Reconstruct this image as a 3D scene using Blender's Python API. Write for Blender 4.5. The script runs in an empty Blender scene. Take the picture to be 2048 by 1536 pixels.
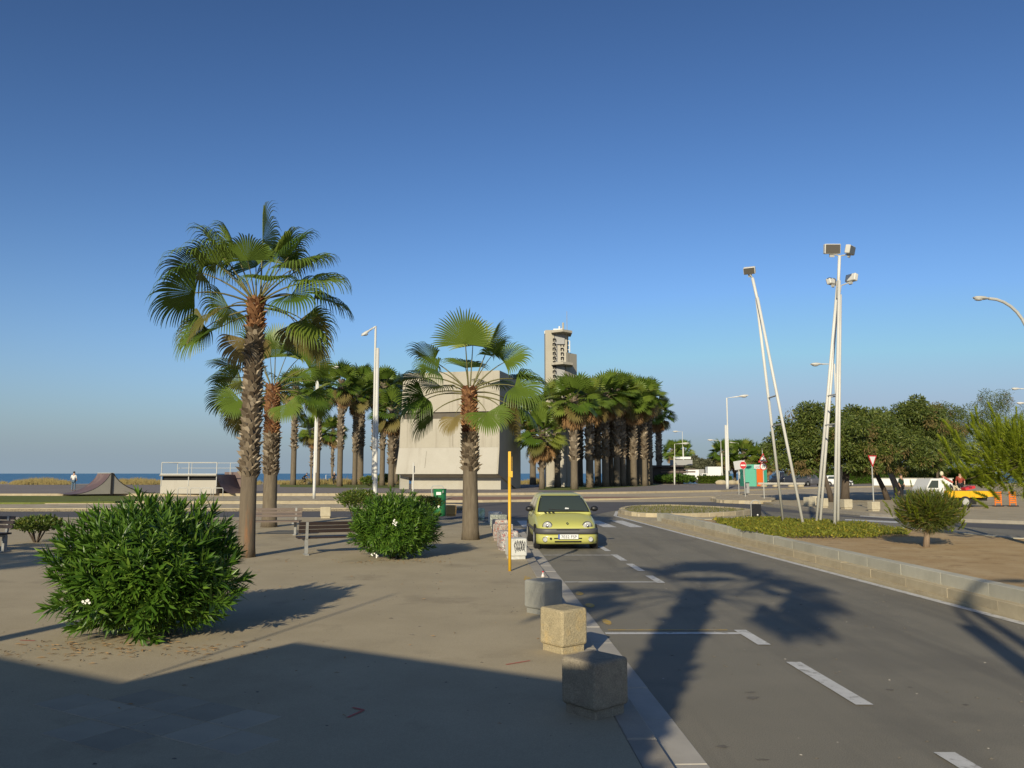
import bpy, bmesh, math, random
from math import sin, cos, pi, radians, sqrt, atan2
from mathutils import Vector, Matrix

# ---------------------------------------------------------------- camera, sky, sun, exposure
scene = bpy.context.scene
COL = scene.collection
FPX, CAMH = 1657.0, 1.95                      # focal length in pixels of a 2048 wide frame, eye height
PITCH = math.atan(179.0 / FPX)
cam_data = bpy.data.cameras.new('camera')
cam_data.sensor_width = 36.0
cam_data.lens = 36.0 * FPX / 2048.0
cam_data.clip_start = 0.05
cam_data.clip_end = 60000.0
cam = bpy.data.objects.new('camera', cam_data)
cam.location = (0, 0, CAMH)
cam.rotation_euler = (pi / 2 + PITCH, 0, 0)
COL.objects.link(cam)
scene.camera = cam

SUN_EL, SUN_AZ = radians(21.0), radians(16.5)  # light travels towards +Y, turned a little to +X
world = bpy.data.worlds.new('World')
scene.world = world
world.use_nodes = True
wn = world.node_tree.nodes
wl = world.node_tree.links
wn.clear()
w_out = wn.new('ShaderNodeOutputWorld')
w_bg = wn.new('ShaderNodeBackground')
w_sky = wn.new('ShaderNodeTexSky')
w_sky.sky_type = 'NISHITA'
w_sky.sun_disc = False
w_sky.sun_elevation = SUN_EL
w_sky.sun_rotation = pi + SUN_AZ
w_sky.altitude = 0
w_sky.air_density = 0.8
w_sky.dust_density = 1.15
w_sky.ozone_density = 6.0
w_bg.inputs['Strength'].default_value = 0.108
# the clear air aloft is deep blue; a pale haze thickens evenly all round towards the horizon
def wmath(op, a, b=None):
    n = wn.new('ShaderNodeMath'); n.operation = op
    for k, v in enumerate((a, b)):
        if v is None: continue
        if isinstance(v, (int, float)): n.inputs[k].default_value = v
        else: wl.new(v, n.inputs[k])
    return n.outputs[0]
def wmul(a, v):
    n = wn.new('ShaderNodeVectorMath'); n.operation = 'MULTIPLY'
    wl.new(a, n.inputs[0]); n.inputs[1].default_value = v
    return n.outputs[0]
SKY_S = 0.108
w_g = wn.new('ShaderNodeGamma'); w_g.inputs['Gamma'].default_value = 1.5
wl.new(wmul(w_sky.outputs[0], (SKY_S,) * 3), w_g.inputs[0])
w_c = wmul(w_g.outputs[0], (3.55, 2.5, 1.72))
w_tc = wn.new('ShaderNodeTexCoord'); w_sep = wn.new('ShaderNodeSeparateXYZ')
wl.new(w_tc.outputs['Generated'], w_sep.inputs[0])
w_el = wmath('MAXIMUM', w_sep.outputs['Z'], 0.0)
w_f = wmath('EXPONENT', wmath('MULTIPLY', wmath('POWER', wmath('DIVIDE', w_el, 0.125), 1.4), -1.0))
w_mix = wn.new('ShaderNodeMix'); w_mix.data_type = 'RGBA'
w_lim = wn.new('ShaderNodeVectorMath'); w_lim.operation = 'MINIMUM'      # keep the glow round the sun within the brightness of the sky in view
wl.new(w_c, w_lim.inputs[0]); w_lim.inputs[1].default_value = (0.5, 0.7, 0.95)
wl.new(w_f, w_mix.inputs[0]); wl.new(w_lim.outputs[0], w_mix.inputs[6]); w_mix.inputs[7].default_value = (0.285, 0.365, 0.435, 1)
wl.new(wmul(w_mix.outputs[2], (1 / SKY_S,) * 3), w_bg.inputs[0])
wl.new(w_bg.outputs[0], w_out.inputs[0])

sun_data = bpy.data.lights.new('sun', 'SUN')
sun_data.energy = 5.0
sun_data.angle = radians(0.53)
sun_data.color = (1.0, 0.885, 0.655)
sun = bpy.data.objects.new('sun', sun_data)
LD = Vector((sin(SUN_AZ) * cos(SUN_EL), cos(SUN_AZ) * cos(SUN_EL), -sin(SUN_EL)))
sun.rotation_euler = LD.to_track_quat('-Z', 'Y').to_euler()
COL.objects.link(sun)

scene.view_settings.view_transform = 'Standard'
scene.view_settings.look = 'None'
scene.view_settings.gamma = 1.0
scene.view_settings.exposure = 0.0
scene.view_settings.use_curve_mapping = False

# ---------------------------------------------------------------- helpers
def ray(px, py):
    x, u = (px - 1024.0) / FPX, (768.0 - py) / FPX
    return x, cos(PITCH) - u * sin(PITCH), sin(PITCH) + u * cos(PITCH)

def g(px, py, z=0.0):                          # point of the ground at height z seen at a pixel of the photograph
    x, y, w = ray(px, py)
    t = (z - CAMH) / w
    return (x * t, y * t)

def at(px, py, Y):                             # point at distance Y seen at a pixel
    x, y, w = ray(px, py)
    t = Y / y
    return Vector((x * t, Y, CAMH + w * t))

def shadow_base(X, Y, h):                      # where a thing of height h stands whose top throws its shadow to X, Y
    L = h / math.tan(SUN_EL)
    return (X - L * sin(SUN_AZ), Y - L * cos(SUN_AZ))

class MB:
    def __init__(s):
        s.v, s.f, s.m = [], [], []
    def add(s, vs, fs, mi=0):
        o = len(s.v)
        s.v.extend([tuple(v) for v in vs])
        for f in fs:
            s.f.append(tuple(i + o for i in f)); s.m.append(mi)
    def box(s, c, d, rz=0.0, mi=0, M=None, taper=1.0):
        x, y, z = d[0] / 2, d[1] / 2, d[2] / 2
        vs = []
        for k in (-1, 1):
            t = taper if k > 0 else 1.0
            for a, b in ((-1, -1), (1, -1), (1, 1), (-1, 1)):
                p = Vector((a * x * t, b * y * t, k * z))
                if M is not None: p = M @ p
                if rz: p = Vector((p.x * cos(rz) - p.y * sin(rz), p.x * sin(rz) + p.y * cos(rz), p.z))
                vs.append(p + Vector(c))
        s.add(vs, [(3, 2, 1, 0), (4, 5, 6, 7), (0, 1, 5, 4), (1, 2, 6, 5), (2, 3, 7, 6), (3, 0, 4, 7)], mi)
        return s
    def tube(s, pts, rad, n=8, caps=True, mi=0):
        pts = [Vector(p) for p in pts]
        if not isinstance(rad, (list, tuple)): rad = [rad] * len(pts)
        prev, o = None, len(s.v)
        for i, p in enumerate(pts):
            d = (pts[min(i + 1, len(pts) - 1)] - pts[max(i - 1, 0)]).normalized()
            if prev is None:
                a = d.cross(Vector((0, 0, 1)))
                if a.length < 1e-3: a = Vector((1, 0, 0))
                a.normalize()
            else:
                a = (prev - d * prev.dot(d)).normalized()
            prev = a
            b = d.cross(a)
            for k in range(n):
                t = 2 * pi * k / n
                s.v.append(tuple(p + (a * cos(t) + b * sin(t)) * rad[i]))
        for i in range(len(pts) - 1):
            for k in range(n):
                k2 = (k + 1) % n
                s.f.append((o + i * n + k, o + i * n + k2, o + (i + 1) * n + k2, o + (i + 1) * n + k)); s.m.append(mi)
        if caps:
            s.f.append(tuple(o + k for k in reversed(range(n)))); s.m.append(mi)
            e = o + (len(pts) - 1) * n
            s.f.append(tuple(e + k for k in range(n))); s.m.append(mi)
        return s
    def prism(s, poly, z0, z1, mi=0, bottom=True):
        n = len(poly)
        ar = sum(poly[i][0] * poly[(i + 1) % n][1] - poly[(i + 1) % n][0] * poly[i][1] for i in range(n))
        if ar < 0: poly = poly[::-1]
        vs = [(p[0], p[1], z0) for p in poly] + [(p[0], p[1], z1) for p in poly]
        fs = [tuple(range(n, 2 * n))] + [(i, (i + 1) % n, n + (i + 1) % n, n + i) for i in range(n)]
        if bottom: fs.append(tuple(reversed(range(n))))
        s.add(vs, fs, mi)
        return s
    def sheet(s, poly, z=0.0, mi=0):
        n = len(poly)
        ar = sum(poly[i][0] * poly[(i + 1) % n][1] - poly[(i + 1) % n][0] * poly[i][1] for i in range(n))
        if ar < 0: poly = poly[::-1]
        s.add([(p[0], p[1], z) for p in poly], [tuple(range(n))], mi)
        return s
    def sphere(s, c, r, n=10, m=6, mi=0):
        if not isinstance(r, (list, tuple)): r = (r, r, r)
        vs = [(c[0], c[1], c[2] - r[2])]
        for j in range(1, m):
            ph = -pi / 2 + pi * j / m
            for i in range(n):
                t = 2 * pi * i / n
                vs.append((c[0] + r[0] * cos(ph) * cos(t), c[1] + r[1] * cos(ph) * sin(t), c[2] + r[2] * sin(ph)))
        vs.append((c[0], c[1], c[2] + r[2]))
        fs = [(0, 1 + (i + 1) % n, 1 + i) for i in range(n)]
        for j in range(m - 2):
            for i in range(n):
                a, b = 1 + j * n + i, 1 + j * n + (i + 1) % n
                fs.append((a, b, b + n, a + n))
        e = len(vs) - 1
        fs += [(e, 1 + (m - 2) * n + i, 1 + (m - 2) * n + (i + 1) % n) for i in range(n)]
        s.add(vs, fs, mi)
        return s
    def disc(s, c, r, n=24, axis='y', mi=0, th=0.004):   # a thin disc facing -Y (or along another axis)
        c = Vector(c)
        ax = {'y': Vector((0, -1, 0)), 'x': Vector((1, 0, 0)), 'z': Vector((0, 0, 1))}[axis]
        return s.tube([c - ax * th, c + ax * th], r, n, True, mi)
    def mesh(s, name, mats, smooth=False):
        me = bpy.data.meshes.new(name)
        me.from_pydata(s.v, [], s.f)
        for m in (mats if isinstance(mats, (list, tuple)) else [mats]): me.materials.append(m)
        if len(me.materials) > 1: me.polygons.foreach_set('material_index', s.m)
        if smooth: me.polygons.foreach_set('use_smooth', [True] * len(me.polygons))
        me.update()
        return me
    def build(s, name, mats, parent=None, smooth=False, loc=(0, 0, 0), rz=0.0):
        return link(name, s.mesh(name, mats, smooth), parent, loc, rz)

def link(name, me, parent=None, loc=(0, 0, 0), rz=0.0, scale=None, rot=None):
    o = bpy.data.objects.new(name, me)
    COL.objects.link(o)
    o.location = loc
    o.rotation_euler = rot if rot is not None else (0, 0, rz)
    if scale is not None: o.scale = scale if isinstance(scale, (tuple, list)) else (scale,) * 3
    if parent is not None: o.parent = parent
    return o

def tag(o, label, cat=None, group=None, kind=None):
    o['label'] = label
    if cat: o['category'] = cat
    if group: o['group'] = group
    if kind: o['kind'] = kind
    return o

def thing(name, label, cat, loc=(0, 0, 0), rz=0.0, group=None):
    return tag(link(name, None, None, loc, rz), label, cat, group)

def struct(o, label=None):
    o['kind'] = 'structure'
    if label: o['label'] = label
    return o

def copy_tree(o, parent=None):
    c = o.copy()
    COL.objects.link(c)
    c.parent = parent
    for ch in list(o.children): copy_tree(ch, c)
    return c

def offset_line(pts, d):                       # polyline moved sideways to its left by d
    out = []
    for i, p in enumerate(pts):
        a, b = pts[max(i - 1, 0)], pts[min(i + 1, len(pts) - 1)]
        t = Vector((b[0] - a[0], b[1] - a[1])).normalized()
        out.append((p[0] - t.y * d, p[1] + t.x * d))
    return out

def resample(pts, L):
    out, acc = [Vector(pts[0])], 0.0
    for i in range(len(pts) - 1):
        a, b = Vector(pts[i]), Vector(pts[i + 1])
        d, seg = (b - a), (b - a).length
        t = L - acc
        while t <= seg:
            out.append(a + d * (t / seg)); t += L
        acc = (acc + seg) % L
    return out

def strip_poly(pts, w):                        # closed polygon of a band of width w left of the polyline
    return list(pts) + offset_line(pts, w)[::-1]

# ---------------------------------------------------------------- materials
def nodes_of(name):
    m = bpy.data.materials.new(name)
    m.use_nodes = True
    nt = m.node_tree
    b = nt.nodes['Principled BSDF']
    return m, nt, b

def col4(c): return (c[0], c[1], c[2], 1.0)

def pmat(name, c1, c2=None, scale=3.0, rough=0.85, bump=0.0, bscale=60.0, spec=0.3, metal=0.0, c3=None, s3=0.6, t3=0.55,
         fine=0.0, fscale=220.0, rnd=0.0, stretch=None, wear=None):
    m, nt, b = nodes_of(name)
    N, L = nt.nodes, nt.links
    b.inputs['Roughness'].default_value = rough
    b.inputs['Specular IOR Level'].default_value = spec
    b.inputs['Metallic'].default_value = metal
    tc = N.new('ShaderNodeTexCoord')
    vec = tc.outputs['Object']
    if stretch:
        mp = N.new('ShaderNodeMapping'); mp.inputs['Scale'].default_value = stretch
        L.new(vec, mp.inputs[0]); vec = mp.outputs[0]
    def noise(sc, det=5.0, ro=0.6):
        n = N.new('ShaderNodeTexNoise'); n.inputs['Scale'].default_value = sc
        n.inputs['Detail'].default_value = det; n.inputs['Roughness'].default_value = ro
        L.new(vec, n.inputs['Vector']); return n.outputs[0]
    def ramp(fac, lo, hi):
        r = N.new('ShaderNodeMapRange'); r.inputs['From Min'].default_value = lo; r.inputs['From Max'].default_value = hi
        L.new(fac, r.inputs['Value']); return r.outputs[0]
    def mix(fac, a, bb, mode='MIX'):
        x = N.new('ShaderNodeMix'); x.data_type = 'RGBA'; x.blend_type = mode
        if isinstance(fac, float): x.inputs[0].default_value = fac
        else: L.new(fac, x.inputs[0])
        for k, val in ((6, a), (7, bb)):
            if isinstance(val, tuple): x.inputs[k].default_value = col4(val)
            else: L.new(val, x.inputs[k])
        return x.outputs[2]
    c = tuple(c1)
    if c2 is not None:
        c = mix(ramp(noise(scale), 0.35, 0.65), tuple(c1), tuple(c2))
    if c3 is not None:
        c = mix(ramp(noise(s3, 6.0, 0.65), t3, t3 + 0.1), c, tuple(c3))
    if wear is not None:                       # streaks: colour, mapping scale, threshold, strength
        mp2 = N.new('ShaderNodeMapping'); mp2.inputs['Scale'].default_value = wear[1]
        L.new(tc.outputs['Object'], mp2.inputs[0])
        n2 = N.new('ShaderNodeTexNoise'); n2.inputs['Scale'].default_value = 1.0; n2.inputs['Detail'].default_value = 6.0; n2.inputs['Roughness'].default_value = 0.6
        L.new(mp2.outputs[0], n2.inputs['Vector'])
        r2 = ramp(n2.outputs[0], wear[2], wear[2] + .16)
        m2 = N.new('ShaderNodeMath'); m2.operation = 'MULTIPLY'; m2.inputs[1].default_value = wear[3]; m2.use_clamp = True
        L.new(r2, m2.inputs[0]); c = mix(m2.outputs[0], c, tuple(wear[0]))
    if fine > 0:
        f = ramp(noise(fscale, 2.0), 0.3, 0.7)
        g1 = N.new('ShaderNodeMapRange'); g1.inputs['To Min'].default_value = 1 - fine; g1.inputs['To Max'].default_value = 1 + fine
        L.new(f, g1.inputs['Value'])
        mm = N.new('ShaderNodeVectorMath'); mm.operation = 'MULTIPLY'
        if isinstance(c, tuple): mm.inputs[0].default_value = c
        else: L.new(c, mm.inputs[0])
        L.new(g1.outputs[0], mm.inputs[1]); c = mm.outputs[0]
    if rnd > 0:
        oi = N.new('ShaderNodeObjectInfo')
        g2 = N.new('ShaderNodeMapRange'); g2.inputs['To Min'].default_value = 1 - rnd; g2.inputs['To Max'].default_value = 1 + rnd
        L.new(oi.outputs['Random'], g2.inputs['Value'])
        mm = N.new('ShaderNodeVectorMath'); mm.operation = 'MULTIPLY'
        if isinstance(c, tuple): mm.inputs[0].default_value = c
        else: L.new(c, mm.inputs[0])
        L.new(g2.outputs[0], mm.inputs[1]); c = mm.outputs[0]
    if isinstance(c, tuple): b.inputs['Base Color'].default_value = col4(c)
    else: L.new(c, b.inputs['Base Color'])
    if bump > 0:
        bp = N.new('ShaderNodeBump'); bp.inputs['Strength'].default_value = bump; bp.inputs['Distance'].default_value = 0.02
        L.new(noise(bscale, 4.0), bp.inputs['Height']); L.new(bp.outputs[0], b.inputs['Normal'])
    return m

def leafmat(name, ca, cb, cc=None, trans=0.3, rough=0.45, island=True, spec=0.4):
    m, nt, b = nodes_of(name)
    N, L = nt.nodes, nt.links
    oi = N.new('ShaderNodeObjectInfo'); ge = N.new('ShaderNodeNewGeometry')
    ad = N.new('ShaderNodeMath'); ad.operation = 'ADD'
    L.new(oi.outputs['Random'], ad.inputs[0])
    if island: L.new(ge.outputs['Random Per Island'], ad.inputs[1])
    fr = N.new('ShaderNodeMath'); fr.operation = 'FRACT'; L.new(ad.outputs[0], fr.inputs[0])
    cr = N.new('ShaderNodeValToRGB')
    cr.color_ramp.elements[0].color = col4(ca); cr.color_ramp.elements[1].color = col4(cb)
    if cc is not None:
        cr.color_ramp.elements[1].position = 0.82
        e = cr.color_ramp.elements.new(1.0); e.color = col4(cc)
    L.new(fr.outputs[0], cr.inputs[0])
    L.new(cr.outputs[0], b.inputs['Base Color'])
    b.inputs['Roughness'].default_value = rough
    b.inputs['Specular IOR Level'].default_value = spec
    tr = N.new('ShaderNodeBsdfTranslucent'); L.new(cr.outputs[0], tr.inputs[0])
    ms = N.new('ShaderNodeMixShader'); ms.inputs[0].default_value = trans
    L.new(b.outputs[0], ms.inputs[1]); L.new(tr.outputs[0], ms.inputs[2])
    L.new(ms.outputs[0], nt.nodes['Material Output'].inputs[0])
    return m

def plain(name, c, rough=0.5, metal=0.0, spec=0.5):
    return pmat(name, c, None, rough=rough, metal=metal, spec=spec)

def glassmat(name, c, rough=0.05):
    m, nt, b = nodes_of(name)
    b.inputs['Base Color'].default_value = col4(c)
    b.inputs['Roughness'].default_value = rough
    b.inputs['Specular IOR Level'].default_value = 0.6
    return m

M = {}
M['pavement'] = pmat('pavement', (0.435, 0.365, 0.245), (0.385, 0.322, 0.215), 0.9, 0.9, 0.15, 90, 0.2, c3=(0.33, 0.275, 0.185), s3=0.55, t3=0.56, fine=0.13, fscale=120, wear=((.29, .24, .165), (.5, .33, 1), .56, .6))
M['slab'] = pmat('paving slab', (0.40, 0.345, 0.25), (0.35, 0.305, 0.225), 2.5, 0.85, 0.1, 90, 0.25, rnd=0.15, fine=0.08)
M['asphalt'] = pmat('asphalt', (0.238, 0.216, 0.168), (0.21, 0.192, 0.15), 0.6, 0.85, 0.35, 180, 0.3, c3=(0.19, 0.174, 0.138), s3=0.35, t3=0.52, fine=0.26, fscale=110, wear=((.15, .138, .112), (1.1, .07, 1), .50, .75))
M['asphalt_dark'] = pmat('dark asphalt', (0.115, 0.11, 0.112), (0.10, 0.096, 0.098), 0.4, 0.9, 0.2, 150, 0.25, fine=0.15, fscale=60)
M['plaza'] = pmat('plaza asphalt', (0.235, 0.205, 0.19), (0.21, 0.185, 0.17), 0.25, 0.9, 0.1, 60, 0.2, c3=(0.25, 0.22, 0.20), s3=0.1, t3=0.55)
M['kerb'] = pmat('kerb concrete', (0.36, 0.325, 0.27), (0.30, 0.27, 0.225), 3.0, 0.9, 0.15, 60, 0.2, rnd=0.10, fine=0.08)
M['gutter'] = pmat('gutter concrete', (0.43, 0.40, 0.35), (0.37, 0.345, 0.30), 2.5, 0.85, 0.1, 70, 0.25, rnd=0.08, fine=0.07)
M['stone_tan'] = pmat('tan kerb stone', (0.47, 0.40, 0.27), (0.40, 0.335, 0.225), 3.0, 0.9, 0.2, 50, 0.2, rnd=0.10, c3=(0.33, 0.27, 0.18), s3=2.0, t3=0.58, fine=0.08)
M['stone_grey'] = pmat('grey kerb stone', (0.50, 0.475, 0.38), (0.42, 0.40, 0.32), 2.5, 0.9, 0.2, 50, 0.2, rnd=0.12, c3=(0.33, 0.315, 0.26), s3=1.4, t3=0.58, fine=0.08)
M['soil'] = pmat('dry soil', (0.42, 0.29, 0.15), (0.50, 0.37, 0.21), 1.2, 0.95, 0.5, 35, 0.1, c3=(0.34, 0.23, 0.12), s3=2.5, t3=0.56, fine=0.25, fscale=70)
M['sand'] = pmat('sand', (0.46, 0.39, 0.29), (0.40, 0.34, 0.25), 0.3, 0.95, 0.2, 12, 0.1, c3=(0.33, 0.27, 0.17), s3=0.25, t3=0.58, fine=0.1, fscale=8)
M['dirt'] = pmat('stony dirt', (0.40, 0.33, 0.23), (0.47, 0.41, 0.31), 1.2, 0.95, 0.3, 20, 0.1, c3=(0.24, 0.21, 0.13), s3=1.0, t3=0.56, fine=0.2, fscale=20)
M['lawn'] = pmat('lawn', (0.125, 0.155, 0.04), (0.165, 0.175, 0.055), 0.5, 0.95, 0.3, 30, 0.1, fine=0.25, fscale=25)
M['bike'] = pmat('red bike lane', (0.30, 0.17, 0.125), (0.26, 0.16, 0.12), 0.6, 0.9, 0.1, 60, 0.2)
M['paint'] = pmat('road paint', (0.62, 0.61, 0.58), (0.52, 0.51, 0.48), 5.0, 0.7, 0.1, 120, 0.3, c3=(0.30, 0.285, 0.25), s3=7.0, t3=0.545, fine=0.2)
M['paint_yellow'] = pmat('yellow road paint', (0.55, 0.36, 0.06), (0.45, 0.30, 0.09), 8.0, 0.8, c3=(0.40, 0.33, 0.22), s3=9.0, t3=0.5)
M['paint_red'] = pmat('red spray paint', (0.55, 0.10, 0.08), (0.45, 0.16, 0.12), 20.0, 0.8)
M['concrete'] = pmat('board marked concrete', (0.41, 0.378, 0.31), (0.38, 0.35, 0.285), 0.5, 0.9, 0.1, 25, 0.2, c3=(0.36, 0.328, 0.265), s3=0.22, t3=0.56, fine=0.05, fscale=20, wear=((.25, .22, .175), (1.6, 1.6, .10), .55, .6))
M['concrete_pale'] = pmat('pale concrete', (0.43, 0.405, 0.35), (0.40, 0.375, 0.32), 0.6, 0.9, 0.1, 25, 0.2, fine=0.05, fscale=20, wear=((.33, .30, .25), (1.3, 1.3, .14), .56, .5))
M['block'] = pmat('rough cast block', (0.42, 0.35, 0.22), (0.34, 0.285, 0.18), 14.0, 0.95, 0.7, 45, 0.1, c3=(0.47, 0.36, 0.19), s3=3.0, t3=0.56, fine=0.28, fscale=110)
M['block_dark'] = pmat('dark rough block', (0.31, 0.27, 0.20), (0.25, 0.215, 0.165), 10.0, 0.95, 0.6, 45, 0.1, c3=(0.38, 0.34, 0.26), s3=3.0, t3=0.62, fine=0.22, fscale=100)  # darker, greyer block tone for the nearest cube
M['block_grey'] = pmat('grey painted block', (0.27, 0.27, 0.245), (0.23, 0.23, 0.21), 6.0, 0.9, 0.25, 50, 0.2, fine=0.08)
M['block_pale'] = pmat('pale block', (0.47, 0.42, 0.31), (0.41, 0.36, 0.26), 6.0, 0.9, 0.4, 50, 0.2, fine=0.12)
M['wood_dark'] = pmat('dark slat', (0.022, 0.014, 0.013), (0.032, 0.021, 0.019), 6.0, 0.5, stretch=(1, 12, 12), spec=0.4)
M['wood_worn'] = pmat('worn slat', (0.155, 0.12, 0.10), (0.125, 0.095, 0.08), 6.0, 0.7, stretch=(1, 12, 12))
M['iron'] = pmat('cast iron grey', (0.27, 0.27, 0.26), (0.21, 0.21, 0.20), 8.0, 0.6, spec=0.5)
M['galv'] = pmat('galvanised steel', (0.46, 0.46, 0.43), (0.40, 0.40, 0.38), 2.0, 0.5, metal=0.1, spec=0.5, rnd=0.06)
M['white_metal'] = pmat('white painted steel', (0.62, 0.61, 0.57), (0.54, 0.53, 0.49), 1.2, 0.5, spec=0.4, rnd=0.05)
M['yellow_post'] = pmat('yellow paint', (0.72, 0.43, 0.03), (0.66, 0.38, 0.03), 3.0, 0.45, spec=0.4)
M['black'] = plain('black plastic', (0.012, 0.012, 0.014), 0.45)
M['dark'] = plain('dark void', (0.02, 0.02, 0.022), 0.8, spec=0.2)
M['white'] = plain('white paint', (0.72, 0.72, 0.70), 0.5)
M['red'] = plain('sign red', (0.50, 0.025, 0.035), 0.5)
M['blue'] = plain('plate blue', (0.03, 0.08, 0.35), 0.5)
M['grey'] = plain('grey paint', (0.30, 0.30, 0.30), 0.6)
M['green_bin'] = pmat('green plastic', (0.02, 0.14, 0.05), (0.025, 0.165, 0.06), 3.0, 0.45)
M['chrome'] = plain('chrome', (0.75, 0.75, 0.75), 0.15, 1.0)
M['lens'] = pmat('lamp lens', (0.62, 0.62, 0.60), (0.35, 0.35, 0.34), 30.0, 0.12, spec=0.8)
M['tyre'] = plain('tyre rubber', (0.018, 0.018, 0.018), 0.8)
M['glass'] = glassmat('car glass', (0.045, 0.06, 0.055))
M['bark'] = pmat('palm bark', (0.175, 0.145, 0.105), (0.125, 0.10, 0.072), 8.0, 0.95, 0.6, 25, 0.1, stretch=(3, 3, 0.4), c3=(0.22, 0.18, 0.125), s3=2.0, t3=0.58)
M['bark_red'] = pmat('palm bark rusty', (0.175, 0.14, 0.10), (0.13, 0.105, 0.078), 3.0, 0.95, 0.6, 25, 0.1, stretch=(3, 3, 0.4), c3=(0.27, 0.135, 0.065), s3=1.1, t3=0.58)
M['boot'] = leafmat('palm leaf bases', (0.085, 0.062, 0.042), (0.24, 0.195, 0.14), (0.42, 0.35, 0.26), 0.0, 0.95, spec=0.1)
M['boot_red'] = leafmat('fresh palm leaf bases', (0.12, 0.05, 0.028), (0.28, 0.15, 0.075), (0.38, 0.20, 0.09), 0.0, 0.95, spec=0.1)
M['fan'] = leafmat('fan leaf', (0.07, 0.125, 0.016), (0.15, 0.21, 0.032), (0.25, 0.28, 0.055), 0.24, 0.34, island=False)
M['fan_old'] = leafmat('old fan leaf', (0.13, 0.13, 0.03), (0.21, 0.165, 0.055), (0.30, 0.23, 0.09), 0.3, 0.55, island=False)
M['fan_dead'] = leafmat('dead fan leaf', (0.22, 0.125, 0.055), (0.33, 0.20, 0.095), (0.40, 0.27, 0.14), 0.2, 0.8, island=False, spec=0.1)
M['petiole'] = plain('leaf stalk', (0.14, 0.13, 0.04), 0.5)
M['oleander'] = leafmat('oleander leaf', (0.04, 0.10, 0.012), (0.105, 0.205, 0.022), (0.18, 0.28, 0.04), 0.28, 0.36)
M['petal'] = plain('white petal', (0.78, 0.76, 0.70), 0.6)
M['shrub'] = leafmat('shrub leaf', (0.055, 0.105, 0.014), (0.115, 0.155, 0.024), (0.20, 0.20, 0.035), 0.28, 0.4)
M['shrub_bright'] = leafmat('bright shrub leaf', (0.05, 0.11, 0.012), (0.095, 0.17, 0.022), (0.13, 0.20, 0.03), 0.3, 0.45)
M['tree'] = leafmat('tree leaf', (0.055, 0.085, 0.017), (0.125, 0.16, 0.03), (0.22, 0.235, 0.05), 0.28, 0.5)
M['tree_brown'] = leafmat('seed pods', (0.12, 0.085, 0.03), (0.20, 0.14, 0.05), None, 0.15, 0.8)
M['tamarisk'] = leafmat('tamarisk leaf', (0.075, 0.085, 0.045), (0.13, 0.135, 0.075), (0.17, 0.165, 0.10), 0.2, 0.8)
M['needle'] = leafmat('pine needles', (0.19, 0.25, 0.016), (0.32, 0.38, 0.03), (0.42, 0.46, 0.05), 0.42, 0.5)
M['needle_dark'] = leafmat('shaded pine needles', (0.06, 0.085, 0.014), (0.12, 0.15, 0.022), (0.30, 0.17, 0.045), 0.3, 0.6)  # darker needle copy with shade put into its green, plus some brown needles
M['cover'] = leafmat('ground cover leaf', (0.16, 0.19, 0.02), (0.28, 0.28, 0.035), (0.46, 0.34, 0.04), 0.35, 0.6)
M['dune'] = leafmat('dune grass', (0.22, 0.16, 0.055), (0.33, 0.26, 0.10), (0.24, 0.22, 0.08), 0.3, 0.8)
M['grass'] = leafmat('grass blade', (0.10, 0.115, 0.03), (0.17, 0.165, 0.05), (0.25, 0.21, 0.09), 0.3, 0.8)
M['trunk'] = pmat('tree bark', (0.075, 0.058, 0.045), (0.11, 0.088, 0.068), 6.0, 0.95, 0.6, 20, 0.1, stretch=(3, 3, 0.5))
M['trunk_pale'] = pmat('pale tree bark', (0.22, 0.16, 0.11), (0.28, 0.21, 0.15), 6.0, 0.95, 0.6, 20, 0.1, stretch=(3, 3, 0.5))

# ---------------------------------------------------------------- the setting: terrain, sea, roads, pavements
R0 = random.Random(7)
def XK(Y): return 1.25 - 0.04 * Y              # outer edge of the near kerb
def XW(Y): return 7.45 - 0.07 * Y              # painted line on the far side of the street
def XS(Y): return 7.20 - 0.04 * Y              # foot of the low wall round the soil island
PAVZ = 0.12

def terrain():
    mb = MB()
    xs = [-4000, -900, -400, -250] + list(range(-200, 221, 10)) + [300, 500, 1000, 4000]
    ys = [-400, -100, -40, 0, 20, 40, 50, 60, 70, 80, 90, 100, 110, 118, 124, 128, 132, 136, 140, 146, 152, 158, 164, 170, 180, 200, 260]
    def h(x, y):
        z = -0.06
        if y > 55: z = -0.06 + 0.26 * min(1, (y - 55) / 15)
        if y > 118:
            z += 0.30 * sin(min(1, (y - 118) / 24) * pi) * (0.75 + 0.25 * sin(x * 0.11) + 0.2 * sin(x * 0.31 + 1))
        if y > 134: z -= min(1, (y - 134) / 40) * 1.9
        return z
    vs = [(x, y, h(x, y)) for y in ys for x in xs]
    n = len(xs)
    fs = [(j * n + i, j * n + i + 1, (j + 1) * n + i + 1, (j + 1) * n + i) for j in range(len(ys) - 1) for i in range(n - 1)]
    mb.add(vs, fs)
    return mb.build('terrain', M['sand'], smooth=True)
struct(terrain(), 'pale beach sand reaching from the promenade to the sea')

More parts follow.
